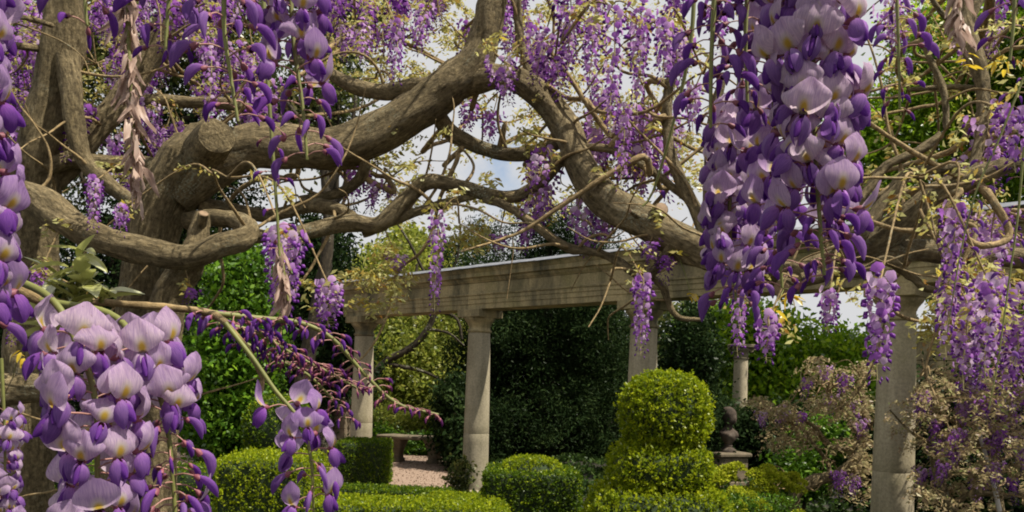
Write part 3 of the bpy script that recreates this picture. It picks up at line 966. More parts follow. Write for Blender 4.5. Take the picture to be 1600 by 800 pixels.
# bare curved limb framed under the entablature, grows from a small tree beyond
bt = thing('bare_tree', 'nearly bare dark tree with an arching limb under the entablature', 'tree', ground_at(560, 15.2))
g0 = ground_at(560, 15.2)
for nm, pl in (('trunk', [(560, 765, 20), (563, 690, 18), (570, 620, 15), (600, 568, 12), (640, 545, 11), (668, 515, 10), (682, 480, 9), (700, 440, 7)]),
               ('limb', [(563, 600, 9), (570, 530, 8), (590, 500, 7), (630, 490, 6), (690, 488, 6), (715, 500, 5), (722, 530, 4)]),
               ('limb', [(600, 568, 8), (660, 580, 5), (700, 600, 4)]), ('limb', [(668, 515, 6), (700, 520, 4), (725, 540, 3)]), ('limb', [(690, 470, 6), (660, 420, 5), (640, 380, 4), (615, 340, 3)]), ('limb', [(697, 445, 5), (715, 400, 4), (720, 350, 3)])):
    pp = catmull([tuple(P(x, y, 15.2) - g0) + (w,) for x, y, w in pl], 0.1)
    mb = MB()
    tube(mb, pp[:, :3], pp[:, 3] / 2 / F * 15.2, 8, 0.12)
    mb.build(nm, M['tree_bark'], bt)
pl = [(P(x, y, 15.2) - g0) for x, y in ((700, 600), (715, 560), (660, 520), (610, 505), (600, 560), (650, 560), (680, 500))]
pts = np.concatenate([c + rng.normal(0, 0.18, (60, 3)) for c in pl])
mb = MB(); leaf_quads(mb, pts, np.full(len(pts), 0.07), None, 1, 0.5, 0, None, 0.3); mb.build('leaves', M['lime'], bt)

# dark trunk left of the first column
mb = MB()
g0 = ground_at(455, 11.5)
bt = thing('old_tree', 'dark leaning trunk behind the clipped ball and wisteria racemes', 'tree', g0)
pp = catmull([tuple(P(x, y, 11.5) - g0) + (w,) for x, y, w in ((455, 770, 50), (462, 660, 44), (480, 560, 40), (500, 460, 36), (512, 380, 30), (510, 300, 24), (500, 200, 18), (515, 90, 12), (505, -20, 8))], 0.1)
tube(mb, pp[:, :3], pp[:, 3] * 0.62 / 2 / F * 11.5, 12, 0.12)
mb.build('trunk', M['tree_bark'], bt)
for pl in ([(511, 330, 14), (540, 290, 10), (550, 200, 7), (560, 120, 5)], [(505, 250, 12), (470, 190, 8), (440, 150, 6)], [(510, 300, 10), (545, 250, 8), (600, 230, 5)]):
    pp = catmull([tuple(P(x, y, 11.5) - g0) + (w,) for x, y, w in pl], 0.1)
    mb = MB(); tube(mb, pp[:, :3], pp[:, 3] / 2 / F * 11.5, 8, 0.12); mb.build('limb', M['tree_bark'], bt)
pts = np.concatenate([P(x, y, 11.5) - g0 + rng.normal(0, 0.3, (70, 3)) for x, y in ((440, 150), (560, 130), (520, 60), (600, 230), (470, 200), (545, 250))])
mb = MB(); leaf_quads(mb, pts, np.full(len(pts), 0.06), None, 1, 0.5); mb.build('leaves', M['olive'], bt)

# lime spurge clump
sg = ground_at(1165, 6.9)
spurge = thing('spurge_clump', 'lime-yellow spurge clump with domed flower heads beside the topiary', 'plant', sg)
heads = []
for s in range(4):
    mb = MB()
    d = rand_dirs(260)
    d[:, 2] = np.abs(d[:, 2]) * 0.9 - 0.15
    leaf_quads(mb, d * np.array((0.085, 0.085, 0.085)) * (0.75 + 0.3 * rng.random((260, 1))), np.full(260, 0.022), d, 0.5, 0.8)
    heads.append(mb.mesh('flower_head', M['spurge'], True))
for i in range(70):
    x = random.uniform(1085, 1250)
    y = random.uniform(715, 830)
    yl = 738 + abs(x - 1165) * 0.2 + random.uniform(-10, 6)
    y = max(y, yl)
    z = 6.9 + (800 - y) / 100 * 0.6 + random.uniform(-0.1, 0.1)
    p = P(x, y, z) - sg
    o = link('flower_head', heads[i % 4], spurge)
    o.location = p
    o.scale = [random.uniform(0.7, 1.15)] * 3
    o.rotation_euler = (random.uniform(-0.3, 0.3), random.uniform(-0.3, 0.3), random.uniform(0, 6))
    if i % 2 == 0:
        mb = MB(); tube(mb, catmull([(p[0] * 0.8, p[1] * 0.8, 0), (p[0] * 0.9, p[1], p[2] * 0.5), tuple(p)], 0.1), np.linspace(0.008, 0.005, len(catmull([(p[0] * 0.8, p[1] * 0.8, 0), (p[0] * 0.9, p[1], p[2] * 0.5), tuple(p)], 0.1))), 5); mb.build('stem', M['stalk'], spurge)
mb = MB()
n = 9000
pp = rng.uniform(-1, 1, (n, 3)) * np.array((0.42, 0.35, 0.32)) + np.array((0, 0.1, 0.34))
leaf_quads(mb, pp, np.full(n, 0.035), None, 1, 0.3)
mb.build('leaves', M['conifer'], spurge)

# ------------------------------------------------------------------ wisteria: flowers
CM = 0.01


def banner_mesh(seed, opn, nu=8, nv=8):
    """standard petal: base at origin, rises and reflexes; opn 0..1"""
    r = random.Random(seed)
    L, W = 2.15 * CM, 1.36 * CM
    a0, a1 = R(25), R(60 + 52 * opn) + r.uniform(-0.12, 0.12)
    cup = (0.22 + r.uniform(-0.2, 0.25)) if opn > 0.6 else 0.75
    back = -0.5 * (1 - opn)
    V, PT = [], []
    x = z = 0.0
    tw = r.uniform(-0.15, 0.15)
    for j in range(nv + 1):
        t = j / nv
        a = a0 + (a1 - a0) * min(1, t * 1.5) + max(0, t - 0.6) * r.uniform(0.2, 0.9) * opn
        if j:
            x += math.cos(a) * L / nv
            z += math.sin(a) * L / nv
        w = W * (math.sin(math.pi * min(1.0, 0.06 + t * 0.90)) ** 0.62) * (1.0 if t < 0.75 else 1.0 - 0.25 * (t - 0.75) / 0.25)
        w *= 0.55 + 0.45 * opn
        for i in range(nu + 1):
            s = i / nu * 2 - 1
            d = (-cup * s * s + 0.13 * math.sin(6 * s + seed * 2 + 5 * t) * t * (0.4 + abs(s)) + 0.10 * math.sin(14 * s + seed + 3 * t) * t * abs(s) - 0.10 * math.exp(-(s / 0.12) ** 2)) * w
            dn = (math.sin(a), -math.cos(a))      # towards the viewer in front
            if opn <= 0.6:
                d = -d * 0.8 * -1 * (back * -1.2)
            zc = 0.05 * L * (1 - abs(s)) ** 1.5 * max(0, t - 0.7) / 0.3
            V.append((x + dn[0] * d, s * w + tw * t * t * 0.3 * CM, z + dn[1] * d + zc))
            PT.append((s * w / W, t, seed * 0.37))
    k = nu + 1
    mb = MB()
    mb.add(V, [(j * k + i, j * k + i + 1, (j + 1) * k + i + 1, (j + 1) * k + i) for j in range(nv) for i in range(nu)], 0, 0.5, PT)
    return mb.mesh('banner_petal', M['banner'])


def wing_mesh(seed, side, nu=6, nv=5):
    r = random.Random(seed)
    L, H = 1.55 * CM, 0.9 * CM
    ang = R(-52) + r.uniform(-0.22, 0.22)
    V, PT = [], []
    for j in range(nu + 1):
        a = j / nu
        prof = math.sin(math.pi * (0.05 + 0.93 * a) ** 0.85) ** 0.7
        ang2 = ang - 0.5 * a
        cx, cz = math.cos(ang2) * L * a, math.sin(ang2) * L * a
        for i in range(nv + 1):
            b = i / nv
            y = side * (0.06 * CM + 0.48 * CM * prof * math.sin(math.pi * (0.08 + 0.62 * b)))
            zz = (0.42 - b) * H * prof
            V.append((cx + math.sin(-ang2) * zz, y, cz + math.cos(ang2) * zz))
            PT.append((b - 0.5, a, seed * 0.31))
    k = nv + 1
    mb = MB()
    mb.add(V, [(j * k + i, j * k + i + 1, (j + 1) * k + i + 1, (j + 1) * k + i) for j in range(nu) for i in range(nv)], 0, 0.5, PT)
    return mb.mesh('wing_petal', M['wing'])


def teardrop(mb, path, rad, flat=1.0, n=8, mat=0, seed=0):
    path = np.asarray(path, float)
    m = len(path)
    T = np.gradient(path, axis=0)
    T /= np.linalg.norm(T, axis=1)[:, None]
    V, PT = [], []
    for i in range(m):
        side = np.array((0, 1.0, 0))
        up = np.cross(T[i], side)
        for k in range(n):
            th = 2 * math.pi * k / n
            V.append(path[i] + side * math.cos(th) * rad[i] * flat + up * math.sin(th) * rad[i])
            PT.append((k / n - 0.5, i / m, seed))
    mb.add(V, [(i * n + k, i * n + (k + 1) % n, (i + 1) * n + (k + 1) % n, (i + 1) * n + k) for i in range(m - 1) for k in range(n)], mat, 0.5, PT)


def keel_mesh(seed):
    mb = MB()
    t = np.linspace(0, 1, 7)
    L = 1.45 * CM
    path = np.stack((t * L * 0.55, 0 * t, -0.12 * CM - 1.1 * CM * t - 0.1 * CM * t * t + 0.3 * CM * np.clip(t - 0.7, 0, 1)), 1)
    rad = 0.34 * CM * np.sin(np.pi * (0.06 + 0.9 * t)) ** 0.7
    teardrop(mb, path, rad, 0.6, 8, 0, seed)
    return mb.mesh('keel_petal', M['wing'])


PED = 1.55 * CM


def pedicel_mesh(seed):
    r = random.Random(seed)
    mb = MB()
    dz = r.uniform(-0.35, 0.15) * CM
    path = catmull([(0, 0, 0), (PED * 0.5, 0, 0.18 * CM + dz * 0.5), (PED, 0, dz * 0)], 0.3 * CM)
    tube(mb, path, np.full(len(path), 0.055 * CM), 5, 0, 0)
    lathe_path = np.array([(PED - 0.12 * CM, 0, 0), (PED + 0.05 * CM, 0, 0), (PED + 0.25 * CM, 0, 0.02 * CM), (PED + 0.42 * CM, 0, 0.03 * CM)])
    teardrop(mb, lathe_path, np.array((0.06, 0.2, 0.27, 0.24)) * CM, 1, 7, 1)
    return mb.mesh('flower', [M['pedicel'], M['calyx']])


def bud_mesh(seed, size):
    r = random.Random(seed)
    mb = MB()
    ped = PED * (0.75 + 0.25 * size)
    path = catmull([(0, 0, 0), (ped * 0.5, 0, 0.12 * CM), (ped, 0, -0.1 * CM)], 0.3 * CM)
    tube(mb, path, np.full(len(path), 0.05 * CM), 5, 0, 1)
    t = np.linspace(0, 1, 8)
    L = (0.75 + 1.2 * size) * CM
    curve = r.uniform(0.2, 0.5)
    p = np.stack((ped + t * L * 0.6 + 0.14 * L * np.sin(np.pi * t), 0 * t, -0.1 * CM - L * 0.68 * t + curve * L * 0.35 * np.sin(np.pi * t) - 0.1 * L * t * t), 1)
    rad = (0.13 + 0.20 * size) * CM * np.sin(np.pi * (0.07 + 0.90 * t ** 1.25)) ** 0.85
    teardrop(mb, p, rad, 0.62, 9, 0, seed)
    teardrop(mb, [(ped - 0.08 * CM, 0, -0.05 * CM), (ped + 0.06 * CM, 0, -0.13 * CM), (ped + 0.2 * CM, 0, -0.25 * CM), (ped + 0.3 * CM, 0, -0.33 * CM)], np.array((0.06, 0.15, 0.19, 0.17)) * CM * (0.7 + 0.5 * size), 1, 7, 2)
    return mb.mesh('bud', [M['wing'], M['pedicel'], M['calyx']])


BANNERS = [banner_mesh(i, (1.0, 0.85, 1.1, 0.95, 1.15, 0.78, 1.0, 0.9, 1.2, 0.7)[i], 10, 9) for i in range(10)]
HALF = [banner_mesh(20 + i, 0.55) for i in range(3)]
WINGS = [(wing_mesh(i, 1), wing_mesh(i, -1)) for i in range(4)]
KEELS = [keel_mesh(i) for i in range(3)]
PEDS = [pedicel_mesh(i) for i in range(4)]
BUDS = [[bud_mesh(i + 10 * j, s) for i in range(3)] for j, s in enumerate((0.15, 0.5, 1.0))]


def lerp3(a, b, t):
    return tuple(x + (y - x) * t for x, y in zip(a, b))


PALE, LILAC, VIOLET, DEEP = (0.70, 0.57, 0.66), (0.46, 0.30, 0.56), (0.26, 0.09, 0.43), (0.15, 0.045, 0.28)


def near_raceme(label, path, zdist, n, stage, pale=0.6, width=1.0, size=1.0, seed=1, rach=0.0022, name='wisteria_raceme', group='foreground wisteria racemes', sparse_top=0.0):
    """path in photograph pixels (x, y, Z). stage(t) -> 'open', 'half', 'bud2', 'bud1', 'bud0' or None"""
    r = random.Random(seed)
    pts = np.array([P(x, y, z) for x, y, z in path])
    base = pts[0]
    t = thing(name, label, 'wisteria', base, 0, group)
    c = catmull(pts - base, 0.006)
    mb = MB()
    tube(mb, c, np.linspace(rach, rach * 0.45, len(c)), 7, 0.05)
    mb.build('rachis', M['stalk'], t)
    seg = np.concatenate(([0], np.cumsum(np.linalg.norm(np.diff(c, axis=0), axis=1))))
    tot = seg[-1]
    az = r.uniform(0, 6)
    for i in range(n):
        u = sparse_top + (1 - sparse_top) * (i + 0.5 + r.uniform(-0.4, 0.4)) / n
        u = min(max(u, 0), 1)
        st = stage(u, r)
        if st is None:
            continue
        pos = np.array([np.interp(u * tot, seg, c[:, k]) for k in range(3)])
        k_ = min(len(c) - 2, int(np.searchsorted(seg, u * tot)))
        az += 2.39996 + r.uniform(-0.35, 0.35)
        sc = 0.92 * size * r.uniform(0.82, 1.14)
        tilt = r.uniform(-0.35, 0.35)
        # rotation: tilt about local Y, then azimuth about world Z
        rot = Matrix.Rotation(az, 3, 'Z') @ Matrix.Rotation(tilt, 3, 'Y') @ Matrix.Rotation(r.uniform(-0.35, 0.35), 3, 'X')
        eul = rot.to_euler()
        wid = width * r.uniform(0.75, 1.25)
        if st.startswith('bud'):
            o = link('bud', BUDS[int(st[3])][r.randrange(3)], t)
            o.location = pos
            o.rotation_euler = eul
            o.scale = (sc, sc, sc)
            col = lerp3(VIOLET, DEEP, r.random()) if st != 'bud2' else lerp3(LILAC, VIOLET, r.uniform(0.4, 1.0))
            if st == 'bud0':
                col = lerp3(DEEP, (0.26, 0.07, 0.13), r.random())
            o.color = (*col, 1)
        else:
            f = link('flower', PEDS[r.randrange(4)], t)
            f.location = pos
            f.rotation_euler = eul
            f.scale = (sc * wid, sc, sc)
            inv = 1.0 / wid
            off = PED + 0.3 * CM
            b = link('banner_petal', (BANNERS[r.randrange(10)] if st == 'open' else HALF[r.randrange(3)]), f)
            b.location = (off, 0, 0.05 * CM)
            b.scale = (inv, 1, 1)
            pl = min(1, max(0, pale + r.uniform(-0.3, 0.3)))
            if st == 'half':
                pl *= 0.6
            b.color = (*lerp3(LILAC, PALE, pl), 1)
            dk = r.random()
            wc = lerp3(VIOLET, lerp3(LILAC, VIOLET, 0.35), pl * 0.6 + 0.4 * dk)
            wv = WINGS[r.randrange(4)]
            for s in range(2):
                w = link('wing_petal', wv[s], f)
                w.location = (off, 0, -0.05 * CM)
                w.scale = (inv, 1, 1)
                w.color = (*wc, 1)
            kx = link('keel_petal', KEELS[r.randrange(3)], f)
            kx.location = (off, 0, -0.05 * CM)
            kx.scale = (inv, 1, 1)
            kx.color = (*lerp3(VIOLET, DEEP, r.random() * 0.7), 1)
    return t


def st_open(u, r):
    return 'open' if u < 0.86 else ('half' if u < 0.94 else 'bud2')


def st_mixed(u, r):
    if u < 0.70:
        return 'open' if r.random() < 0.9 else 'half'
    return 'half' if u < 0.82 else ('bud2' if u < 0.95 else 'bud1')


def st_half(u, r):
    return r.choice(['open', 'half', 'half', 'bud2']) if u < 0.45 else ('bud2' if u < 0.85 else 'bud1')


def st_buds(u, r):
    return 'bud2' if u < 0.8 else 'bud1'


def st_small(u, r):
    return 'bud2' if u < 0.12 else ('bud1' if u < 0.5 else 'bud0')


Zr = 0.46
# big raceme group at the right
near_raceme('largest pale lilac raceme with yellow-eyed banners, dripping to violet buds', [(1262, -190, Zr), (1268, 0, Zr), (1272, 180, Zr), (1280, 330, Zr), (1288, 430, Zr)], 0, 135, lambda u, r: ('open' if r.random() < 0.95 else 'half') if u < 0.78 else ('half' if u < 0.86 else ('bud2' if u < 0.95 else 'bud1')), 0.95, 1.15, 0.98, 3)
near_raceme('violet raceme pressed behind the largest pale raceme', [(1205, -150, 0.55), (1208, 60, 0.55), (1212, 260, 0.55), (1222, 450, 0.55)], 0, 64, st_mixed, 0.5, 1.0, 1.0, 4)
near_raceme('backlit pinkish lilac raceme hugging the thick limb end', [(1160, 60, 0.62), (1150, 210, 0.62), (1140, 330, 0.61), (1150, 470, 0.6)], 0, 70, st_open, 0.8, 0.95, 1.0, 5, sparse_top=0.28)
near_raceme('small violet raceme tip dangling below the pinkish lilac raceme', [(1180, 150, 0.7), (1176, 300, 0.7), (1172, 420, 0.7), (1160, 470, 0.7)], 0, 40, st_mixed, 0.2, 0.95, 0.95, 15, sparse_top=0.3)
near_raceme('shadowed purple raceme of closed petals beside the pinkish one', [(1120, -170, 0.5), (1118, -40, 0.5), (1112, 80, 0.5), (1110, 200, 0.5)], 0, 40, st_half, 0.1, 0.9, 1.0, 6)
near_raceme('shadowed purple raceme overlapping the backs of pale petals', [(1172, -190, 0.52), (1170, -60, 0.52), (1165, 60, 0.52), (1168, 160, 0.52)], 0, 36, st_half, 0.1, 0.9, 1.0, 16)
near_raceme('deep violet bud raceme beside the largest pale raceme', [(1398, -170, 0.72), (1400, -40, 0.72), (1404, 70, 0.72), (1406, 170, 0.72)], 0, 42, st_buds, 0.2, 0.95, 1.0, 7)
near_raceme('few violet buds hanging before the upright stem with golden leaves', [(1588, -160, 0.62), (1586, -60, 0.62), (1584, 30, 0.62), (1578, 95, 0.62)], 0, 16, st_buds, 0.2, 1.0, 1.0, 8)
# lower left group
near_raceme('pale lilac raceme on a green stalk hanging before the low dark limb', [(-30, 420, 0.50), (74, 462, 0.48), (122, 540, 0.47), (148, 620, 0.46), (152, 720, 0.46), (148, 850, 0.46)], 0, 80, lambda u, r: None if u < 0.43 else ('open' if r.random() < 0.75 else r.choice(['half', 'bud2'])), 0.75, 1.1, 1.05, 21, 0.0026)
near_raceme('lilac raceme on a green stalk with dangling violet buds below', [(60, 470, 0.52), (170, 490, 0.51), (216, 540, 0.50), (248, 610, 0.5), (266, 700, 0.5), (276, 840, 0.5)], 0, 100, lambda u, r: None if u < 0.40 else ('open' if u < 0.62 else r.choice(['bud2', 'bud2', 'bud1', 'half'])), 0.7, 1.1, 1.05, 22, 0.0026)
near_raceme('small lilac raceme hanging from the bent twig over the hedges', [(352, 505, 0.60), (395, 560, 0.60), (430, 610, 0.60), (470, 660, 0.60), (486, 720, 0.60), (490, 800, 0.60)], 0, 44, lambda u, r: None if u < 0.46 or r.random() < 0.15 else (r.choice(['open', 'open', 'half']) if u < 0.75 else r.choice(['bud2', 'bud2', 'half'])), 0.15, 1.0, 0.98, 23, 0.002)
near_raceme('violet-blue raceme crowding the end of the pale looping limb', [(-62, -30, 0.44), (-55, 120, 0.44), (-48, 300, 0.44), (-44, 430, 0.44), (-50, 520, 0.44)], 0, 60, st_open, 0.4, 1.0, 1.0, 24)
near_raceme('thin raceme of dense small lilac flowers beneath the low dark limb', [(2, 560, 1.0), (6, 640, 1.0), (8, 720, 1.0), (6, 830, 1.0)], 0, 60, lambda u, r: None if u < 0.3 else 'open', 0.6, 0.9, 0.95, 25)
# upper left group
near_raceme('bright lilac raceme tapering to drooping violet buds before the main limb', [(446, -190, 0.54), (452, -60, 0.54), (458, 60, 0.54), (472, 160, 0.54), (480, 250, 0.54)], 0, 50, lambda u, r: ('open' if u < 0.66 else 'half') if u < 0.74 else 'bud2', 0.5, 0.95, 1.0, 31)
near_raceme('loose raceme of dusky violet buds beside the withered raceme', [(350, -200, 0.50), (352, -80, 0.50), (350, 40, 0.50), (362, 130, 0.5), (372, 190, 0.5)], 0, 34, st_half, 0.1, 1.1, 1.05, 32)
near_raceme('sparse raceme of dusky purple buds near the dark forked trunk', [(268, -200, 0.52), (270, -80, 0.52), (262, 20, 0.52), (258, 90, 0.52)], 0, 22, st_half, 0.1, 1.0, 1.0, 33)
near_raceme('few mauve petals dangling before the tall straight wisteria trunk', [(128, -170, 0.55), (130, -90, 0.55), (132, -10, 0.55), (136, 40, 0.55)], 0, 16, st_half, 0.15, 0.9, 1.0, 34)
# bud sprays on green rachises
near_raceme('arching green spray of plump purple buds with pink stalks', [(320, 488, 0.66), (400, 497, 0.68), (470, 505, 0.70), (520, 530, 0.71), (570, 585, 0.72), (620, 630, 0.73), (685, 648, 0.74)], 0, 84, st_small, 0.2, 1.5, 0.9, 41, 0.0028, 'bud_spray', 'bud sprays over the hedges')
near_raceme('drooping spray of small maroon buds under the arching green spray', [(340, 505, 0.70), (400, 520, 0.72), (460, 555, 0.74), (510, 580, 0.75), (560, 608, 0.76)], 0, 96, lambda u, r: 'bud1' if u < 0.45 else 'bud0', 0.2, 1.3, 1.0, 42, 0.0024, 'bud_spray', 'bud sprays over the hedges')
near_raceme('short drooping spray of reddish buds beneath the maroon bud spray', [(380, 535, 0.74), (430, 560, 0.75), (480, 585, 0.76), (520, 625, 0.77), (540, 655, 0.77)], 0, 60, lambda u, r: r.choice(['bud1', 'bud0', 'bud0']), 0.2, 1.2, 0.9, 47, 0.002, 'bud_spray', 'bud sprays over the hedges')
near_raceme('long fine stalk of sparse purple buds crossing the main limb', [(408, -120, 0.62), (414, 60, 0.62), (422, 180, 0.62), (430, 290, 0.62), (437, 400, 0.62)], 0, 26, lambda u, r: None if u < 0.5 else r.choice(['bud2', 'bud1', 'bud0']), 0.2, 0.8, 0.75, 43, 0.0022, 'bud_spray', 'bud sprays over the hedges')
near_raceme('thin bare green stalk with few buds beside the backlit raceme', [(1088, -120, 0.62), (1080, 60, 0.62), (1050, 200, 0.63), (1020, 300, 0.64), (1004, 322, 0.64)], 0, 9, lambda u, r: 'bud1' if u > 0.9 else None, 0.2, 0.8, 0.8, 44, 0.0020, 'bud_spray', 'bud sprays over the hedges')
near_raceme('hanging spray of violet buds over the shrub by the thick column', [(1600, 120, 1.15), (1560, 220, 1.15), (1525, 300, 1.15), (1500, 400, 1.15), (1480, 520, 1.15)], 0, 40, lambda u, r: r.choice(['bud2', 'bud2', 'bud1']), 0.3, 1.1, 0.8, 45, 0.0017, 'bud_spray', 'bud sprays over the hedges')
near_raceme('tall hanging spray of violet buds at the garden stake', [(1600, 230, 1.1), (1590, 340, 1.1), (1575, 450, 1.1), (1560, 560, 1.1), (1545, 640, 1.1)], 0, 30, lambda u, r: r.choice(['bud2', 'bud1', 'bud1']), 0.3, 1.1, 0.75, 46, 0.0017, 'bud_spray', 'bud sprays over the hedges')


def withered(label, path, n, width, seed):
    r = random.Random(seed)
    pts = np.array([P(*q) for q in path])
    t = thing('withered_raceme', label, 'wisteria', pts[0], 0, 'withered racemes')
    c = catmull(pts - pts[0], 0.006)
    mb = MB(); tube(mb, c, np.linspace(0.0022, 0.0012, len(c)), 6); mb.build('rachis', M['stalk'], t)
    meshes = []
    for s in range(3):
        mb = MB()
        nu = 5
        V = [(x * 0.016, y * 0.0042 * math.sin(math.pi * (0.1 + 0.62 * x)) + 0.002 * math.sin(5 * x + s), -0.016 * x ** 1.4 + 0.003 * math.sin(4 * y + 6 * x + s)) for x in np.linspace(0, 1.4, nu + 1) for y in (-1, -0.3, 0.4, 1)]
        mb.add(V, [(i * 4 + j, i * 4 + j + 1, i * 4 + 5 + j, i * 4 + 4 + j) for i in range(nu) for j in range(3)], 0, rng.random(len(V)))
        meshes.append(mb.mesh('shrivelled_petal', M['dry_petal']))
    for i in range(n):
        u = (i + 0.5) / n
        k = int(u * (len(c) - 1))
        o = link('shrivelled_petal', meshes[i % 3], t)
        o.location = c[k]
        o.rotation_euler = (r.uniform(-0.6, 0.6), r.uniform(0.1, 1.2), i * 2.4)
        s = width * r.uniform(0.6, 1.2)
        o.scale = (s, s, s)
    return t


withered('withered brown raceme hanging on a green stalk before the forked trunk', [(198, -120, 0.6), (200, 40, 0.6), (206, 160, 0.6), (212, 310, 0.6)], 90, 0.72, 1)
withered('thin withered raceme dangling before the dense mauve raceme', [(437, 380, 0.72), (442, 420, 0.72), (450, 470, 0.72)], 26, 0.7, 2)
withered('withered tan raceme lying against the upright stem with golden leaves', [(1496, -60, 0.9), (1498, 20, 0.9), (1500, 70, 0.9)], 24, 1.0, 3)

# ------------------------------------------------------------------ wisteria: the vine
vine = thing('wisteria_vine', 'old gnarled wisteria with thick twisting limbs and purple racemes', 'wisteria', (0, 0, 0))
vine_shoot = vine
wood_samples = []   # (point, radius) for attaching twigs


def px_tube(parent, name, pl, mat='bark', lump=0.10, seed=0.0, sides=None, origin=np.zeros(3), wscale=1.0, record=True):
    rows = []
    for q in pl:
        x, y, w, z = q
        w = w * (0.82 if w > 40 else 0.96)
        rows.append(tuple(P(x, y, z) - origin) + (w / 2 / F * z * wscale,))
    rows = np.array(rows)
    mean_r = rows[:, 3].mean()
    c = catmull(rows, max(0.006, min(0.02, mean_r * 0.5)))
    n = sides or (26 if mean_r > 0.04 else (16 if mean_r > 0.015 else 9))
    # gentle wander of the centre line so that no limb is a smooth pipe
    L = np.concatenate(([0], np.cumsum(np.linalg.norm(np.diff(c[:, :3], axis=0), axis=1))))
    wob = np.array([mnoise.noise_vector(Vector((s / (mean_r * 7 + 0.02) + seed * 3.1, seed, 0.3))) for s in L])
    pts = c[:, :3] + wob * (mean_r * 0.35)
    rad = c[:, 3] * (1 + np.array([mnoise.noise(Vector((s / (mean_r * 5 + 0.01), seed * 1.7, 4))) for s in L]) * 0.16)
    mb = MB()
    tube(mb, pts, np.maximum(rad, 0.0008), n, lump, 0, seed)
    o = mb.build(name, M[mat], parent)
    if record:
        for i in range(0, len(pts), 3):
            wood_samples.append((pts[i] + origin, rad[i]))
    return o


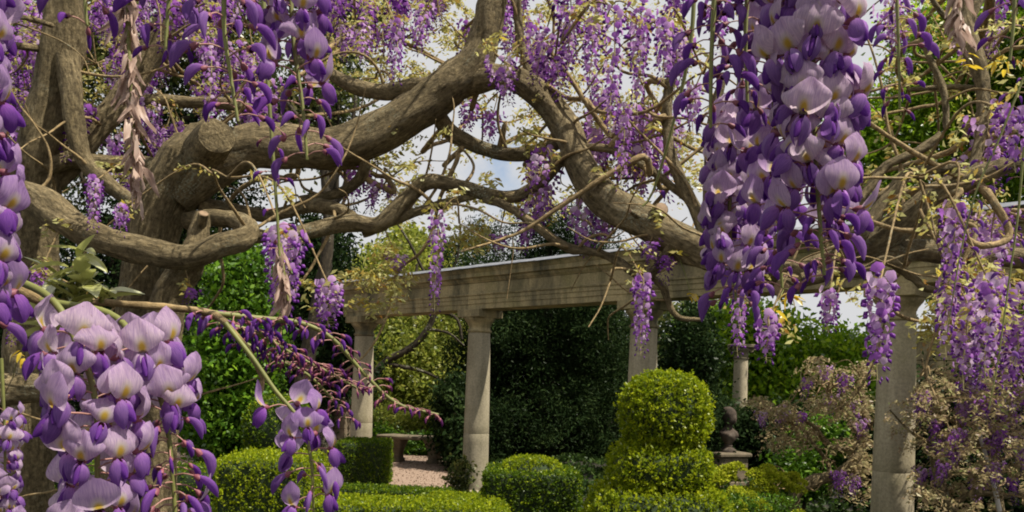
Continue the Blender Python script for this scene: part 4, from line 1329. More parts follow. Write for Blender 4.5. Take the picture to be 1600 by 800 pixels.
Zt = 3.2
limbs = [
    ('trunk', [(196, 1230, 150, Zt), (200, 900, 120, Zt), (212, 640, 104, Zt), (222, 500, 98, Zt), (232, 400, 96, Zt), (250, 322, 96, Zt), (282, 268, 100, Zt), (322, 228, 84, Zt), (345, 202, 62, Zt)], .16),
    ('limb', [(270, 300, 80, Zt), (325, 250, 84, Zt), (390, 224, 80, Zt), (450, 228, 84, Zt), (520, 232, 82, Zt), (590, 206, 78, Zt), (650, 170, 78, Zt), (705, 132, 76, Zt), (745, 95, 70, Zt), (762, 40, 58, Zt), (776, -20, 54, Zt), (790, -120, 50, Zt)], .13),
    ('limb', [(700, 138, 60, Zt), (745, 124, 54, Zt), (795, 122, 46, Zt - .05), (842, 150, 50, Zt - .1), (880, 200, 52, Zt - .15), (906, 260, 54, Zt - .25), (945, 308, 62, Zt - .35), (1000, 342, 66, Zt - .45), (1060, 372, 66, Zt - .5), (1120, 400, 62, Zt - .55), (1190, 424, 54, Zt - .6), (1260, 432, 46, Zt - .6), (1300, 420, 40, Zt - .6)], .13),
    ('limb', [(28, 300, 50, 3.0), (70, 318, 62, 2.95), (120, 355, 60, 2.9), (190, 384, 54, 2.88), (255, 400, 48, 2.86), (300, 400, 44, 2.86), (345, 382, 44, 2.88), (378, 372, 42, 2.92), (388, 358, 34, 2.98), (368, 346, 30, 3.06), (330, 344, 28, 3.12), (300, 350, 28, 3.2)], .09),
    ('trunk', [(238, 1230, 110, 3.05), (244, 900, 80, 3.05), (250, 620, 68, 3.05), (258, 500, 62, 3.05), (280, 440, 60, 3.03), (300, 400, 50, 3.0), (312, 350, 30, 3.02), (316, 330, 22, 3.02)], .12),
    ('trunk', [(40, 1230, 120, 3.5), (44, 900, 95, 3.5), (40, 620, 80, 3.5), (48, 420, 78, 3.5), (56, 300, 80, 3.45), (66, 220, 74, 3.4), (84, 140, 70, 3.4), (96, 60, 70, 3.4), (102, -30, 72, 3.4), (110, -140, 60, 3.4)], .14),
    ('branch', [(104, 90, 40, 3.36), (114, 150, 34, 3.33), (118, 210, 30, 3.3), (134, 255, 28, 3.3), (170, 288, 26, 3.28), (208, 318, 24, 3.25), (232, 340, 22, 3.22)], .1),
    ('branch', [(268, 20, 40, 3.6), (232, 84, 44, 3.6), (190, 150, 46, 3.55), (148, 200, 46, 3.5), (110, 246, 54, 3.5), (70, 280, 60, 3.48)], .14),
    ('branch', [(60, 262, 46, 3.4), (120, 250, 26, 3.45), (190, 256, 26, 3.5), (262, 264, 24, 3.5)], .1),
    ('branch', [(150, 205, 26, 3.5), (220, 158, 18, 3.55), (290, 158, 18, 3.6), (360, 164, 18, 3.6), (430, 186, 16, 3.6), (470, 210, 16, 3.4)], .1),
    ('branch', [(455, 92, 16, 3.4), (505, 110, 20, 3.35), (550, 132, 24, 3.3), (605, 142, 26, 3.25), (660, 132, 24, 3.2), (700, 130, 24, 3.2)], .1),
    ('branch', [(385, 372, 20, 3.0), (440, 366, 22, 3.05), (500, 356, 26, 3.1), (545, 346, 26, 3.1), (592, 348, 26, 3.1), (632, 314, 26, 3.1), (668, 284, 26, 3.1), (712, 290, 24, 3.08), (760, 304, 22, 3.05), (806, 306, 20, 3.05), (842, 286, 20, 3.0), (872, 256, 20, 2.98), (894, 232, 20, 2.96)], .1),
    ('branch', [(310, 318, 22, 3.25), (350, 328, 24, 3.3), (420, 336, 22, 3.3), (480, 324, 24, 3.28), (530, 328, 22, 3.2), (560, 344, 20, 3.12)], .1),
    ('branch', [(470, 312, 14, 3.3), (530, 300, 16, 3.3), (565, 276, 18, 3.25), (572, 240, 18, 3.2)], .1),
    ('branch', [(685, 180, 26, 3.25), (704, 206, 26, 3.3), (742, 228, 24, 3.3), (790, 240, 22, 3.3), (838, 238, 22, 3.25), (872, 222, 22, 3.1), (890, 215, 20, 3.05)], .1),
    ('branch', [(568, 366, 12, 3.15), (600, 352, 16, 3.12), (650, 332, 16, 3.1), (712, 314, 14, 3.1), (750, 302, 12, 3.06)], .1),
    ('branch', [(758, 310, 12, 3.05), (800, 326, 14, 3.0), (840, 356, 14, 2.95), (888, 386, 15, 2.9), (945, 398, 14, 2.85), (985, 420, 16, 2.8), (1010, 432, 18, 2.78), (1030, 410, 13, 2.72), (1048, 380, 13, 2.68)], .14),
    ('branch', [(1010, 432, 14, 2.78), (1035, 448, 12, 2.78), (1046, 480, 10, 2.78), (1062, 496, 9, 2.78), (1098, 500, 6, 2.78)], .14),
    ('branch', [(806, -60, 16, 3.2), (808, 20, 14, 3.2), (816, 74, 14, 3.18), (830, 122, 14, 3.16)], .1),
    ('branch', [(900, 232, 14, 2.98), (950, 232, 14, 2.95), (1000, 256, 14, 2.9), (1048, 290, 13, 2.85), (1084, 326, 14, 2.8), (1102, 392, 16, 2.68)], .1),
    ('branch', [(1058, 90, 12, 2.9), (1044, 150, 17, 2.9), (1044, 222, 17, 2.88), (1062, 278, 19, 2.82), (1086, 322, 22, 2.76), (1108, 390, 24, 2.66)], .12),
    ('branch', [(1130, 120, 12, 2.75), (1112, 190, 18, 2.75), (1108, 250, 18, 2.72), (1106, 320, 18, 2.7), (1110, 380, 22, 2.67)], .12),
    # right complex
    ('limb', [(1250, 432, 38, 2.6), (1310, 402, 40, 2.6), (1352, 388, 56, 2.6), (1402, 356, 54, 2.58), (1450, 312, 46, 2.56), (1500, 286, 38, 2.54), (1560, 262, 30, 2.5), (1640, 235, 26, 2.5)], .13),
    ('limb', [(1330, 394, 44, 2.6), (1390, 396, 46, 2.62), (1450, 388, 44, 2.66), (1520, 396, 38, 2.7), (1600, 402, 34, 2.75), (1700, 400, 30, 2.8)], .13),
    ('branch', [(1290, 408, 26, 2.58), (1330, 384, 26, 2.52), (1356, 348, 24, 2.5), (1392, 300, 22, 2.5), (1420, 270, 18, 2.5), (1500, 262, 16, 2.5)], .12),
    ('branch', [(1250, 436, 22, 2.5), (1310, 426, 20, 2.48), (1350, 424, 20, 2.46), (1385, 408, 17, 2.45), (1420, 430, 14, 2.45), (1452, 452, 12, 2.45), (1510, 458, 10, 2.45)], .14),
    ('branch', [(1336, 330, 14, 2.6), (1380, 262, 15, 2.62), (1430, 240, 15, 2.62), (1470, 212, 14, 2.62)], .12),
    ('branch', [(1340, 320, 14, 2.62), (1390, 300, 12, 2.64), (1460, 296, 11, 2.66), (1520, 300, 10, 2.66)], .12),
    ('branch', [(1500, -60, 26, 2.7), (1504, 20, 28, 2.7), (1518, 70, 27, 2.68), (1532, 120, 24, 2.66), (1536, 160, 20, 2.64), (1530, 230, 18, 2.58), (1510, 284, 16, 2.54)], .1),
    ('branch', [(1440, -40, 8, 2.6), (1470, 20, 9, 2.62), (1508, 50, 11, 2.68)], .12),
    ('branch', [(1550, -40, 16, 2.7), (1524, 10, 16, 2.7), (1512, 50, 14, 2.69)], .1),
    ('branch', [(1436, 40, 9, 2.7), (1452, 90, 10, 2.68), (1474, 140, 11, 2.66), (1480, 200, 11, 2.63)], .12),
    ('branch', [(1420, 140, 8, 2.7), (1480, 136, 9, 2.7), (1540, 140, 10, 2.66)], .12),
    # far left dark limb and small twigs
    ('limb', [(-120, 640, 70, 2.9), (-30, 616, 66, 2.9), (40, 606, 60, 2.95), (120, 600, 50, 3.0), (200, 610, 40, 3.1)], .13),
    ('branch', [(-40, 28, 10, 3.0), (30, 26, 9, 3.0), (80, 40, 9, 3.2)], .12),
    ('branch', [(-40, 66, 12, 3.2), (20, 70, 12, 3.25), (80, 80, 12, 3.4)], .12),
]
for i, (nm, pl, lp) in enumerate(limbs):
    px_tube(vine, nm, pl, 'bark', lp, i * 1.37 + 0.5)
# pruned stubs with pale cut faces
def stub(p0, p1, r0, r1, face='cut_wood'):
    mb = MB()
    pts = np.linspace(p0, p1, 5)
    tube(mb, pts, np.linspace(r0, r1, 5), 16, 0.06, 0, r0 * 50, cap=True)
    o = mb.build('pruned_stub', M['bark'], vine)
    d = (p1 - p0) / np.linalg.norm(p1 - p0)
    mb = MB()
    tube(mb, [p1 + d * 0.001, p1 + d * 0.003], [r1 * 0.93, r1 * 0.86], 16)
    mb.build('cut_face', M[face], o)


stub(P(1018, 345, 2.74), P(1034, 326, 2.66), 0.03, 0.022)
stub(P(316, 240, 3.16), P(338, 212, 2.99), 0.078, 0.064, 'bark')
stub(P(312, 366, 3.02), P(318, 334, 2.97), 0.022, 0.018)
stub(P(1245, 438, 2.6), P(1222, 452, 2.52), 0.035, 0.028)
stub(P(1008, 345, 2.76), P(985, 330, 2.66), 0.018, 0.006)

# overhead canes above the picture, which carry the nearest racemes
px_tube(vine, 'cane', [(110, -140, 40, 3.4), (60, -300, 20, 2.0), (-60, -200, 16, 0.8), (-30, -60, 20, 0.46), (200, -150, 22, 0.55), (450, -200, 22, 0.54), (800, -170, 20, 0.55), (1120, -175, 22, 0.52), (1400, -175, 22, 0.6), (1600, -165, 20, 0.62), (1700, 60, 18, 1.1)], 'twig', 0.1, 3.3)
px_tube(vine, 'cane', [(-60, -200, 16, 0.8), (-140, 100, 20, 0.55), (-120, 330, 22, 0.52), (-30, 415, 20, 0.50), (60, 466, 16, 0.52), (130, 470, 13, 0.60), (200, 476, 12, 0.62), (270, 480, 12, 0.64), (330, 490, 12, 0.66), (356, 508, 11, 0.62)], 'twig', 0.14, 4.4)
px_tube(vine, 'twig', [(356, 508, 10, 0.62), (385, 545, 10, 0.62), (410, 592, 8, 0.62), (404, 622, 6, 0.62)], 'twig', 0.14, 5.4)
px_tube(vine, 'twig', [(30, 440, 9, 0.52), (100, 500, 8, 0.55), (140, 560, 7, 0.6)], 'twig', 0.14, 6.4)

# procedural twigs reaching out from the limbs
tw_r = random.Random(5)
for i in range(190):
    p0, r0 = wood_samples[tw_r.randrange(len(wood_samples))]
    if p0[1] < 2.2 or r0 < 0.008:
        continue
    d = np.array((tw_r.uniform(-1, 1), tw_r.uniform(-0.6, 0.8), tw_r.uniform(-0.15, 1.0)))
    d /= np.linalg.norm(d)
    L = tw_r.uniform(0.25, 0.8)
    pts = [p0]
    for s in range(5):
        d = d + np.array((tw_r.uniform(-.5, .5), tw_r.uniform(-.5, .5), tw_r.uniform(-.5, .35)))
        d /= np.linalg.norm(d)
        pts.append(pts[-1] + d * L / 5)
    c = catmull(pts, 0.02)
    mb = MB()
    tube(mb, c, np.linspace(min(r0 * 0.4, 0.007), 0.0018, len(c)), 6, 0.1)
    mb.build('twig', M['twig'], vine)
    wood_samples.append((pts[-1], 0.002)); wood_samples.append((pts[3], 0.003))


# long curling branches that weave between the limbs
for i in range(56):
    x0, y0, x1, y1, za, zb = tw_r.choice(((500, 210, 900, 350, 2.9, 3.9), (880, 120, 1110, 330, 2.7, 3.6), (1320, 220, 1600, 440, 2.4, 3.0), (480, 0, 760, 140, 3.3, 4.4), (100, 20, 420, 320, 3.4, 4.4), (1380, 0, 1600, 220, 2.6, 3.8)))
    Zc = tw_r.uniform(za, zb)
    c0 = P(tw_r.uniform(x0, x1), tw_r.uniform(y0, y1), Zc)
    near = min(wood_samples[:900], key=lambda q: float(np.sum((q[0] - c0) ** 2)))[0]
    d = c0 - near
    d = d / (np.linalg.norm(d) + 1e-6)
    pts = [near, near + (c0 - near) * 0.5 + rng.normal(0, 0.05, 3), c0]
    d = d + np.array((tw_r.choice((-1, 1)) * 1.2, 0, 0))
    for s in range(tw_r.randint(4, 7)):
        d = d / np.linalg.norm(d) + rng.normal(0, 0.42, 3) * np.array((1, 0.8, 1)) + np.array((0, 0, -0.06))
        d = d / np.linalg.norm(d)
        pts.append(pts[-1] + d * tw_r.uniform(0.08, 0.2))
    c = catmull(pts, 0.02)
    r0 = tw_r.uniform(0.006, 0.014)
    mb = MB()
    tube(mb, c, np.linspace(r0, r0 * 0.25, len(c)), 8, 0.14, 0, i * 0.7)
    mb.build('branch', M['twig'], vine)
    for q in c[::6]:
        wood_samples.append((q, 0.004))

# ------------------------------------------------------------------ mid and far racemes
def low_flower(mb, o, out_, s, rnd, bud=False, mat=0):
    """a small flower: folded banner, keel wedge; o origin, out_ unit outward (horizontal)"""
    side = np.array((-out_[1], out_[0], 0.0))
    up = np.array((0, 0, 1.0))
    if not bud:
        b0 = o
        w = 0.55 * s
        v = [b0, b0 + side * w + up * 0.45 * s - out_ * 0.1 * s, b0 + side * w * 0.7 + up * 0.9 * s - out_ * 0.2 * s, b0 + up * 1.0 * s + out_ * 0.02 * s, b0 - side * w * 0.7 + up * 0.9 * s - out_ * 0.2 * s, b0 - side * w + up * 0.45 * s - out_ * 0.1 * s, b0 + up * 0.45 * s + out_ * 0.18 * s]
        mb.add(v, [(0, 1, 6), (1, 2, 6), (2, 3, 6), (3, 4, 6), (4, 5, 6), (5, 0, 6)], mat, min(1, rnd + 0.28))
    dn = out_ * 0.75 - up * (0.55 if not bud else 0.9)
    k = 0.26 * s if not bud else 0.2 * s
    e = o + dn * s * 0.9
    m_ = o + dn * s * 0.45
    pr = np.cross(dn / np.linalg.norm(dn), side)
    v = [o, m_ + side * k, m_ + pr * k, m_ - side * k, m_ - pr * k, e]
    mb.add(v, [(0, 1, 2), (0, 2, 3), (0, 3, 4), (0, 4, 1), (5, 2, 1), (5, 3, 2), (5, 4, 3), (5, 1, 4)], mat, max(0, rnd - 0.2))


def raceme_geo(seed, L, W, n, s, pale, open_frac):
    r = random.Random(seed)
    fl = []
    az = r.uniform(0, 6)
    for i in range(n):
        t = (i + r.uniform(0.1, 0.9)) / n
        az += 2.4 + r.uniform(-0.4, 0.4)
        ped = W * 0.5 * (1 - 0.72 * t) * r.uniform(0.55, 1.05)
        o = np.array((math.cos(az), math.sin(az), 0.0))
        bud = t > open_frac
        fl.append((np.array((0, 0, -L * t)), o, ped, s * (1 - 0.45 * t) * r.uniform(0.8, 1.2), min(1, max(0, pale - 0.35 * t + r.uniform(-0.25, 0.25))), bud))
    return fl


def raceme_mesh(seed, L=0.24, W=0.095, n=60, s=0.032, pale=0.55, open_frac=0.75):
    mb = MB()
    tube(mb, [(0, 0, 0), (0.004, 0, -L * 0.35), (-0.003, 0.003, -L * 0.7), (0, 0, -L)], [0.0022, 0.002, 0.0016, 0.001], 5, 0, 1)
    for o, d, ped, sz, rd, bud in raceme_geo(seed, L, W, n, s, pale, open_frac):
        e = o + d * ped + np.array((0, 0, 0.2 * ped))
        mb.add([o, o + np.array((0, 0, 0.0016)), e + np.array((0, 0, 0.0012)), e], [(0, 1, 2, 3)], 1)
        low_flower(mb, e, d, sz, rd, bud)
    return mb.mesh('raceme', [M['far_petal'], M['far_stalk']], True)


FAR = [raceme_mesh(100 + i, pale=p, open_frac=of, n=nn, W=w) for i, (p, of, nn, w) in enumerate(((0.6, 0.8, 66, 0.17), (0.45, 0.7, 62, 0.15), (0.4, 0.7, 60, 0.14), (0.7, 0.9, 62, 0.16), (0.3, 0.5, 50, 0.11), (0.55, 0.8, 76, 0.18), (0.3, 0.4, 44, 0.10), (0.6, 0.85, 52, 0.13)))]
LOWF = []
for i in range(8):
    mb = MB()
    mb.add([(0, 0, 0), (0, 0, 0.0012), (0.02, 0, 0.004), (0.02, 0, 0.003)], [(0, 1, 2, 3)], 1)
    low_flower(mb, np.array((0.02, 0, 0.0035)), np.array((1.0, 0, 0)), 0.02, (0.35, 0.45, 0.6, 0.7, 0.55, 0.25, 0.3, 0.2)[i], i >= 6)
    LOWF.append(mb.mesh('flower', [M['far_petal'], M['far_stalk']]))

attach_pts = np.array([p for p, r in wood_samples])
leaf_spots = []


fine = {}


def hang_twig(parent, p, origin=np.zeros(3), pts_pool=None, joined=False):
    pool = attach_pts if pts_pool is None else pts_pool
    d = pool - p
    dist = np.linalg.norm(d, axis=1) + np.where(d[:, 2] < -0.02, 0.5, 0)
    q = pool[np.argmin(dist)]
    if np.linalg.norm(q - p) < 0.01:
        return
    mid = (p + q) / 2 + np.array((random.uniform(-.05, .05), random.uniform(-.05, .05), 0.06 + 0.1 * np.linalg.norm(q - p)))
    c = catmull([q - origin, mid - origin, p - origin], 0.02)
    mb = fine.setdefault(parent.name, MB()) if joined else MB()
    tube(mb, c, np.linspace(0.0042, 0.002, len(c)), 6, 0.1)
    if not joined:
        mb.build('twig', M['twig'], parent)
    leaf_spots.append((mid, 1)); leaf_spots.append((p + np.array((0, 0, 0.03)), 1))


def far_raceme(parent, x, y0, y1, Z, kind=None, wide=1.0, origin=np.zeros(3), pool=None):
    p = P(x, y0, Z)
    L = (y1 - y0) / F * Z
    k = random.randrange(len(FAR)) if kind is None else kind
    o = link('raceme', FAR[k], parent)
    o.location = p - origin
    s = L / 0.24
    o.scale = (max(0.6, min(1.25, s ** 0.6)) * wide, max(0.6, min(1.25, s ** 0.6)) * wide, s)
    o.rotation_euler = (random.uniform(-0.28, 0.28), random.uniform(-0.28, 0.28), random.uniform(0, 6.28))
    hang_twig(parent, p, origin, pool, True)
    return o


def mid_raceme(parent, x, y0, y1, Z, n=44, width=1.0, pale=0, size=1.0, seed=0, origin=np.zeros(3), pool=None):
    """raceme near enough to tell its flowers apart: raceme > flower"""
    r = random.Random(seed)
    p = P(x, y0, Z)
    L = (y1 - y0) / F * Z
    mb = MB()
    c = catmull([(0, 0, 0), (0.004, 0, -L * .35), (-.003, .003, -L * .7), (0, 0, -L)], 0.02)
    tube(mb, c, np.linspace(0.0024, 0.001, len(c)), 6)
    az = 0
    spots = []
    for i in range(n):
        t = (i + r.uniform(.1, .9)) / n
        az += 2.4 + r.uniform(-.4, .4)
        off = max(0.0, (width - 1) * 0.024 * (1.05 - 0.7 * t)) * r.uniform(0.3, 1.0)
        d = np.array((math.cos(az), math.sin(az), 0.1))
        o0 = np.array((0, 0, -L * t))
        mb.add([o0, o0 + (0, 0, 0.0014), o0 + d * off + (0, 0, 0.0014), o0 + d * off], [(0, 1, 2, 3)])
        spots.append((t, az, o0 + d * off))
    ra = mb.build('raceme', M['far_stalk'], parent)
    ra.location = p - origin
    for t, az, q in spots:
        k = r.choice((6, 7)) if t > 0.85 else (r.choice((2, 3, 4, 3)) if r.random() < pale * (1.1 - t) else r.choice((0, 1, 5, 4, 2)))
        f = link('flower', LOWF[k], ra)
        f.location = q
        s = size * (1.15 - 0.5 * t) * r.uniform(.85, 1.15)
        f.scale = (s, s, s)
        f.rotation_euler = (r.uniform(-.3, .3), r.uniform(-.35, .35), az)
    hang_twig(parent, p, origin, pool)


mid = [(445, 372, 492, 2.0, 120, 2.2, .6, 1.0), (515, 448, 512, 2.2, 60, 1.7, .9, 1.0), (684, 338, 490, 2.7, 56, 1.0, .3, .95), (1005, 436, 556, 2.3, 60, 1.1, .4, .95), (1376, 436, 596, 1.75, 66, 1.15, .8, 1.1),
       (1296, 462, 520, 2.2, 34, 1.1, .6, .95), (1200, 498, 566, 1.9, 30, 1.0, .5, 1.0), (1155, 478, 556, 2.4, 30, .9, .5, .9), (1490, 330, 450, 2.0, 50, 1.2, .2, 1.0), (1545, 440, 600, 1.9, 66, 1.5, .6, 1.0), (1482, 440, 560, 2.0, 36, 1.1, .2, .9),
       (1510, 470, 610, 2.1, 50, 1.3, .6, 1.0), (1590, 180, 270, 1.6, 30, 1.1, .2, 1.0), (960, 20, 214, 2.3, 60, 1.2, .2, 1.0), (1000, 40, 180, 2.4, 50, 1.2, .2, 1.0), (925, 40, 150, 2.5, 44, 1.1, .2, 1.0), (975, 170, 300, 2.7, 50, 1.2, .3, 1.0),
       (1085, 140, 205, 2.4, 32, 1.0, .3, .95), (620, 40, 132, 2.7, 44, 1.1, .4, 1.0), (148, 282, 360, 2.8, 44, 1.2, .5, .95), (190, 326, 366, 2.7, 24, 1.0, .8, .9), (330, 80, 205, 3.0, 46, 1.2, .4, 1.0), (1040, 40, 130, 2.2, 40, 1.1, .2, 1.0), (890, 20, 110, 2.6, 40, 1.0, .2, 1.0)]
for i, (x, y0, y1, Z, n, w, pale, s) in enumerate(mid):
    mid_raceme(vine, x, y0, y1, Z, n, w, pale, s, i)

fixed = [(585, 286, 336, 3.3), (560, 262, 330, 3.4), (608, 292, 330, 3.4), (845, 262, 350, 3.0), (855, 240, 330, 3.1), (838, 320, 400, 3.0), (903, 320, 400, 2.9), (945, 330, 390, 2.9), (735, 170, 220, 3.4), (850, 60, 135, 3.0), (620, 400, 430, 3.1), (780, 370, 400, 3.1), (1040, 405, 446, 2.7), (300, 455, 490, 2.9),
         (60, 430, 500, 2.8), (20, 470, 540, 2.8), (95, 520, 600, 2.6), (770, 180, 230, 3.6), (1000, 230, 320, 3.0), (940, 200, 290, 3.1), (1015, 380, 420, 2.7)]
for x, y0, y1, Z in fixed:
    far_raceme(vine, x, y0, y1, Z)
# regions filled with more distant racemes: x0, y0, x1, y1, count, z range
rr = random.Random(17)
for x0, y0, x1, y1, cnt, za, zb in ((0, -40, 60, 250, 14, 3.6, 4.6), (110, -40, 420, 190, 48, 3.3, 4.6), (500, -60, 740, 50, 22, 3.1, 4.4), (780, -60, 1120, 140, 20, 2.6, 4.0), (880, 150, 1060, 240, 10, 3.0, 4.2), (1380, -60, 1600, 200, 6, 2.8, 4.2), (1470, 180, 1600, 400, 6, 2.4, 3.2), (1500, 420, 1600, 520, 5, 2.3, 3.0), (130, 200, 300, 300, 12, 3.8, 4.6)):
    for i in range(cnt):
        x, y = rr.uniform(x0, x1), rr.uniform(y0, y1)
        Z = rr.uniform(za, zb)
        h = rr.uniform(0.13, 0.26) * F / Z
        far_raceme(vine, x, y, y + h, Z, None, rr.uniform(0.85, 1.2))

# young leaves: drooping pinnate sprays of small leaflets
def leaf_spray(mb, p, n_leaf, length, size, mat=0, r=rng, wild=0.35):
    for k in range(n_leaf):
        d = rand_dirs(1)[0]
        d[2] = d[2] * 0.5 + 0.1
        m = 6
        ts = np.linspace(0.25, 1, m)
        pts = p + np.outer(ts, d) * length * r.uniform(0.6, 1.1) - np.outer(ts ** 2, (0, 0, 1)) * length * 0.45
        side = np.cross(d, (0, 0, 1.0))
        side /= np.linalg.norm(side) + 1e-6
        pp = np.concatenate((pts + side * size * 0.5, pts - side * size * 0.5))
        nn = np.concatenate((np.tile(side, (m, 1)), np.tile(-side, (m, 1)))) + np.array((0, 0, -0.5))
        leaf_quads(mb, pp + rng.normal(0, 0.02 * wild, pp.shape), np.full(len(pp), size), nn, wild, 0.42, mat, np.clip(r.normal(0.5, 0.25, len(pp)), 0, 1))
        mb.add([pts[0], pts[0] + (0, 0, 0.001), pts[-1] + (0, 0, 0.001), pts[-1]], [(0, 1, 2, 3)], mat, 0.2)


mb = MB()
for p, k in leaf_spots:
    leaf_spray(mb, p + rng.normal(0, 0.02, 3), 2, 0.08, 0.022)
lr = random.Random(23)
for x0, y0, x1, y1, cnt, za, zb in ((500, -20, 760, 130, 100, 3.4, 5.4), (600, 200, 900, 340, 60, 3.0, 4.6), (780, -20, 1100, 230, 80, 3.0, 5.4), (930, 200, 1100, 310, 26, 2.8, 4), (1370, 0, 1600, 330, 36, 2.4, 4.2), (1450, 420, 1600, 520, 26, 2.0, 3.0), (0, 0, 420, 300, 36, 3.6, 4.8), (480, 420, 620, 470, 12, 2.9, 3.4), (590, 390, 650, 440, 10, 3.0, 3.3), (700, 330, 760, 380, 8, 3.0, 3.2)):
    for i in range(cnt):
        leaf_spray(mb, P(lr.uniform(x0, x1), lr.uniform(y0, y1), lr.uniform(za, zb)), lr.randint(2, 4), 0.10, 0.026)
stuff(mb.build('young_leaves', M['bronze'], vine))

# golden backlit young leaves near the thick column and the left limb, silky sprouts on the cane
def big_leaf(size, seed):
    mb = MB()
    nu, nv = 8, 4
    V = []
    for i in range(nu + 1):
        a = i / nu
        w = size * 0.2 * math.sin(math.pi * min(1, 0.03 + a * 0.95) ** 0.8) ** 0.8
        for j in range(nv + 1):
            s = j / nv * 2 - 1
            V.append((a * size, s * w, -size * 0.35 * a * a + abs(s) * w * 0.35 + 0.02 * size * math.sin(6 * a + seed)))
    mb.add(V, [(i * 5 + j, i * 5 + j + 1, i * 5 + 6 + j, i * 5 + 5 + j) for i in range(nu) for j in range(nv)], 0, 0.3 + 0.4 * random.random())
    return mb


GOLD = [big_leaf(0.05, s).mesh('leaflet', M['gold']) for s in range(3)]
SPROUT = [big_leaf(0.03, s).mesh('leaflet', M['sprout']) for s in range(3)]


def leaflet_cluster(parent, name, meshes, px, py, Z, n, spread, seed, scale=1.0, up=0.0, to=None):
    r = random.Random(seed)
    p = P(px, py, Z)
    mb = MB()
    q = p + np.array((-0.02, 0, 0.05)) if to is None else to
    c = catmull([q, (p + q) / 2 + np.array((0, 0, 0.008)), p], 0.01)
    tube(mb, c, np.linspace(0.002, 0.0012, len(c)), 5)
    t = mb.build(name, M['stalk'], parent)
    for i in range(n):
        o = link('leaflet', meshes[i % len(meshes)], t)
        o.location = p + np.array((r.uniform(-1, 1), r.uniform(-1, 1), r.uniform(-1, 1))) * spread * 0.35
        o.rotation_euler = (r.uniform(-0.5, 0.5), r.uniform(-0.3, 1.1) - up, r.uniform(0, 6.28))
        s = scale * r.uniform(0.6, 1.15)
        o.scale = (s, s, s)


leaflet_cluster(vine, 'leaf_cluster', GOLD, 1240, 462, 2.2, 7, 0.04, 1, 0.9, 0, P(1225, 452, 2.52))
leaflet_cluster(vine, 'leaf_cluster', GOLD, 1214, 484, 2.2, 5, 0.04, 2, 0.8, 0, P(1225, 452, 2.52))
leaflet_cluster(vine, 'leaf_cluster', GOLD, 1080, 462, 2.7, 5, 0.04, 3, 0.8, 0, P(1060, 400, 2.7))
leaflet_cluster(vine, 'leaf_cluster', GOLD, 1566, 100, 2.4, 6, 0.06, 4, 0.9)
leaflet_cluster(vine, 'leaf_cluster', GOLD, 1514, 95, 2.5, 5, 0.05, 5, 0.8)
leaflet_cluster(vine, 'leaf_cluster', GOLD, 30, 556, 2.6, 6, 0.05, 6, 0.8, 0, P(20, 590, 2.9))
leaflet_cluster(vine, 'leaf_cluster', GOLD, 30, 760, 1.4, 4, 0.02, 7, 0.4)
leaflet_cluster(vine, 'leaf_cluster', GOLD, 90, 545, 1.6, 5, 0.03, 8, 0.5, 0, P(60, 466, 0.52))
for i, (x, y) in enumerate(((120, 425), (95, 445), (140, 440), (150, 465), (70, 470), (110, 470), (130, 400), (85, 520), (170, 462), (115, 495))):
    leaflet_cluster(vine, 'sprout', SPROUT, x, y, 0.56, 6, 0.012, 30 + i, 0.85, 0.9, P(x - 12, 472, 0.575))

# ------------------------------------------------------------------ bronze wisteria shrub around the thick column
def bushy_twigs(parent, origin, n, boxpx, za, zb, start, seed):
    r = random.Random(seed)
    base = wood_samples[start:]
    for i in range(n):
        e = P(r.uniform(boxpx[0], boxpx[2]), r.uniform(boxpx[1], boxpx[3]), r.uniform(za, zb))
        q = min(base, key=lambda w: float(np.sum((w[0] - e) ** 2)))[0]
        m1 = q + (e - q) * 0.35 + np.array([r.uniform(-.07, .07) for _ in range(3)])
        m2 = q + (e - q) * 0.7 + np.array([r.uniform(-.08, .08) for _ in range(3)])
        c = catmull([q - origin, m1 - origin, m2 - origin, e - origin], 0.03)
        mb = MB()
        tube(mb, c, np.linspace(0.010, 0.003, len(c)), 6, 0.12, 0, i * 0.3)
        mb.build('twig', M['twig'], parent)
        wood_samples.append((e, 0.003)); wood_samples.append((m2, 0.004))


so = ground_at(1240, 7.9)
shrub = thing('wisteria_shrub', 'twisted standard wisteria with bronze young leaves and mauve flowers', 'wisteria', so)
wood_before = len(wood_samples)
for i, (pl) in enumerate(([(1238, 900, 30, 7.9), (1240, 800, 24, 7.9), (1244, 770, 24, 7.9), (1272, 752, 24, 7.9), (1310, 742, 20, 7.9), (1338, 715, 18, 7.9), (1350, 680, 16, 7.9), (1352, 640, 12, 7.9), (1340, 600, 9, 7.9)],
                          [(1350, 690, 10, 7.9), (1320, 702, 9, 7.9), (1290, 690, 9, 7.9), (1270, 665, 8, 7.9), (1230, 650, 6, 7.9)],
                          [(1294, 746, 9, 7.9), (1294, 725, 8, 7.9), (1268, 690, 7, 7.9), (1250, 668, 6, 7.9), (1200, 645, 5, 7.9)],
                          [(1352, 690, 9, 7.9), (1336, 672, 8, 7.9), (1320, 645, 7, 7.9), (1290, 610, 5, 7.9)],
                          [(1348, 672, 8, 7.9), (1380, 650, 6, 7.5), (1400, 640, 5, 7.4)],
                          [(1310, 742, 9, 7.9), (1350, 738, 8, 7.9), (1400, 740, 7, 7.9)])):
    px_tube(shrub, 'trunk' if i == 0 else 'branch', pl, 'bark', 0.14, i * 2.1 + 9, 10, so, 0.85)
bushy_twigs(shrub, so, 46, (1190, 570, 1365, 760), 7.5, 8.3, wood_before, 1)
sh_pool = np.array([p for p, r in wood_samples[wood_before:]])
leaf_spots.clear()
mb = MB()
lr = random.Random(31)
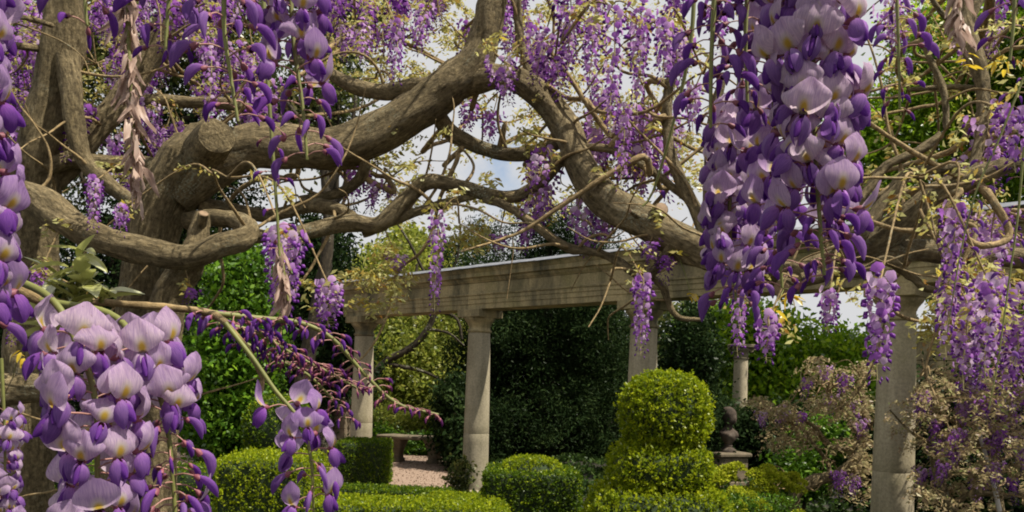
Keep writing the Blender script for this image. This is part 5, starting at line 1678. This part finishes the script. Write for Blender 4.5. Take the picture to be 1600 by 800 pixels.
for x0, y0, x1, y1, cnt in ((1195, 625, 1360, 700, 34), (1260, 560, 1360, 640, 40), (1170, 622, 1200, 645, 5), (1300, 700, 1360, 780, 16), (1220, 640, 1260, 690, 12)):
    for i in range(cnt):
        leaf_spray(mb, P(lr.uniform(x0, x1), lr.uniform(y0, y1), lr.uniform(7.4, 8.3)) - so, lr.randint(3, 5), 0.17, 0.042, wild=0.5)
stuff(mb.build('young_leaves', M['tan'], shrub))
for x, y, h in ((1262, 595, 34), (1322, 590, 40), (1335, 630, 30), (1255, 648, 30), (1225, 640, 30), (1290, 575, 26), (1345, 660, 30), (1310, 740, 40), (1335, 748, 36), (1190, 645, 26), (1300, 620, 30)):
    far_raceme(shrub, x, y, y + h, 7.8, None, 1.1, so, sh_pool)

so2 = ground_at(1500, 6.4)
shrub2 = thing('wisteria_shrub', 'dense bronze-leaved wisteria tangle beside the thick column and leaning stake', 'wisteria', so2)
wood_before = len(wood_samples)
for i, (pl) in enumerate(([(1492, 960, 40, 6.4), (1480, 800, 30, 6.4), (1465, 740, 26, 6.4), (1460, 690, 20, 6.4), (1476, 640, 16, 6.4), (1500, 590, 12, 6.4), (1520, 540, 8, 6.4)],
                          [(1470, 750, 16, 6.4), (1520, 700, 14, 6.4), (1560, 680, 14, 6.4), (1640, 676, 12, 6.4)],
                          [(1462, 700, 12, 6.4), (1430, 680, 8, 6.4), (1408, 660, 6, 6.5), (1390, 640, 4, 6.5)],
                          [(1476, 640, 10, 6.4), (1450, 600, 8, 6.4), (1440, 560, 6, 6.4)],
                          [(1540, 690, 12, 6.4), (1570, 640, 10, 6.4), (1590, 590, 8, 6.4)],
                          [(1480, 800, 18, 6.4), (1520, 770, 16, 6.3), (1570, 775, 14, 6.3), (1620, 760, 14, 6.3)],
                          [(1560, 860, 20, 6.6), (1566, 800, 18, 6.6), (1552, 740, 14, 6.6), (1560, 690, 12, 6.5)])):
    px_tube(shrub2, 'trunk' if i == 0 else 'branch', pl, 'bark', 0.14, i * 1.9 + 19, 10, so2, 0.6)
bushy_twigs(shrub2, so2, 70, (1430, 560, 1630, 800), 5.8, 6.8, wood_before, 2)
sh_pool2 = np.array([p for p, r in wood_samples[wood_before:]])
mb = MB()
for i in range(170):
    x, y = lr.uniform(1428, 1640), lr.uniform(570, 810)
    if y > 700 and lr.random() < 0.45:
        continue
    leaf_spray(mb, P(x, y, lr.uniform(5.7, 6.8)) - so2, lr.randint(3, 5), 0.15, 0.038, wild=0.5)
for i in range(10):
    leaf_spray(mb, P(lr.uniform(1385, 1425), lr.uniform(620, 680), lr.uniform(6.3, 6.6)) - so2, 2, 0.11, 0.028)
stuff(mb.build('young_leaves', M['tan'], shrub2))
for i in range(50):
    x, y = lr.uniform(1440, 1620), lr.uniform(570, 760)
    far_raceme(shrub2, x, y, y + lr.uniform(28, 48), lr.uniform(6.0, 6.8), None, 1.0, so2, sh_pool2)
mb = MB()
for p, k in leaf_spots:
    if p[1] > 7.2:
        continue
    leaf_spray(mb, p - so2, 2, 0.12, 0.03)
stuff(mb.build('young_leaves', M['tan'], shrub2))

# fine twigs that carry the far racemes
for nm, mb in fine.items():
    stuff(mb.build('fine_twigs', M['twig'], bpy.data.objects[nm]))

# low ivy that covers the soil of the beds
mb = MB()
n = 46000
p = np.stack((rng.uniform(-3.4, 8.5, n), rng.uniform(4.5, 17.5, n), 0.03 + 0.09 * rng.random(n) ** 2), 1)
p[:, 2] += np.array([max(0.0, mnoise.noise(Vector((q[0] * 1.3, q[1] * 1.3, 0.0)))) * 0.16 for q in p])
p = p[(p[:, 0] > -0.6) | (p[:, 1] < 8.4)]
leaf_quads(mb, p, np.full(len(p), 0.07), np.array((0, 0, 0.2)), 1.0, 0.75)
stuff(tag(mb.build('ground_cover', M['ivy'], None), 'low dark green ivy covering the soil between the hedges', 'ground cover'))
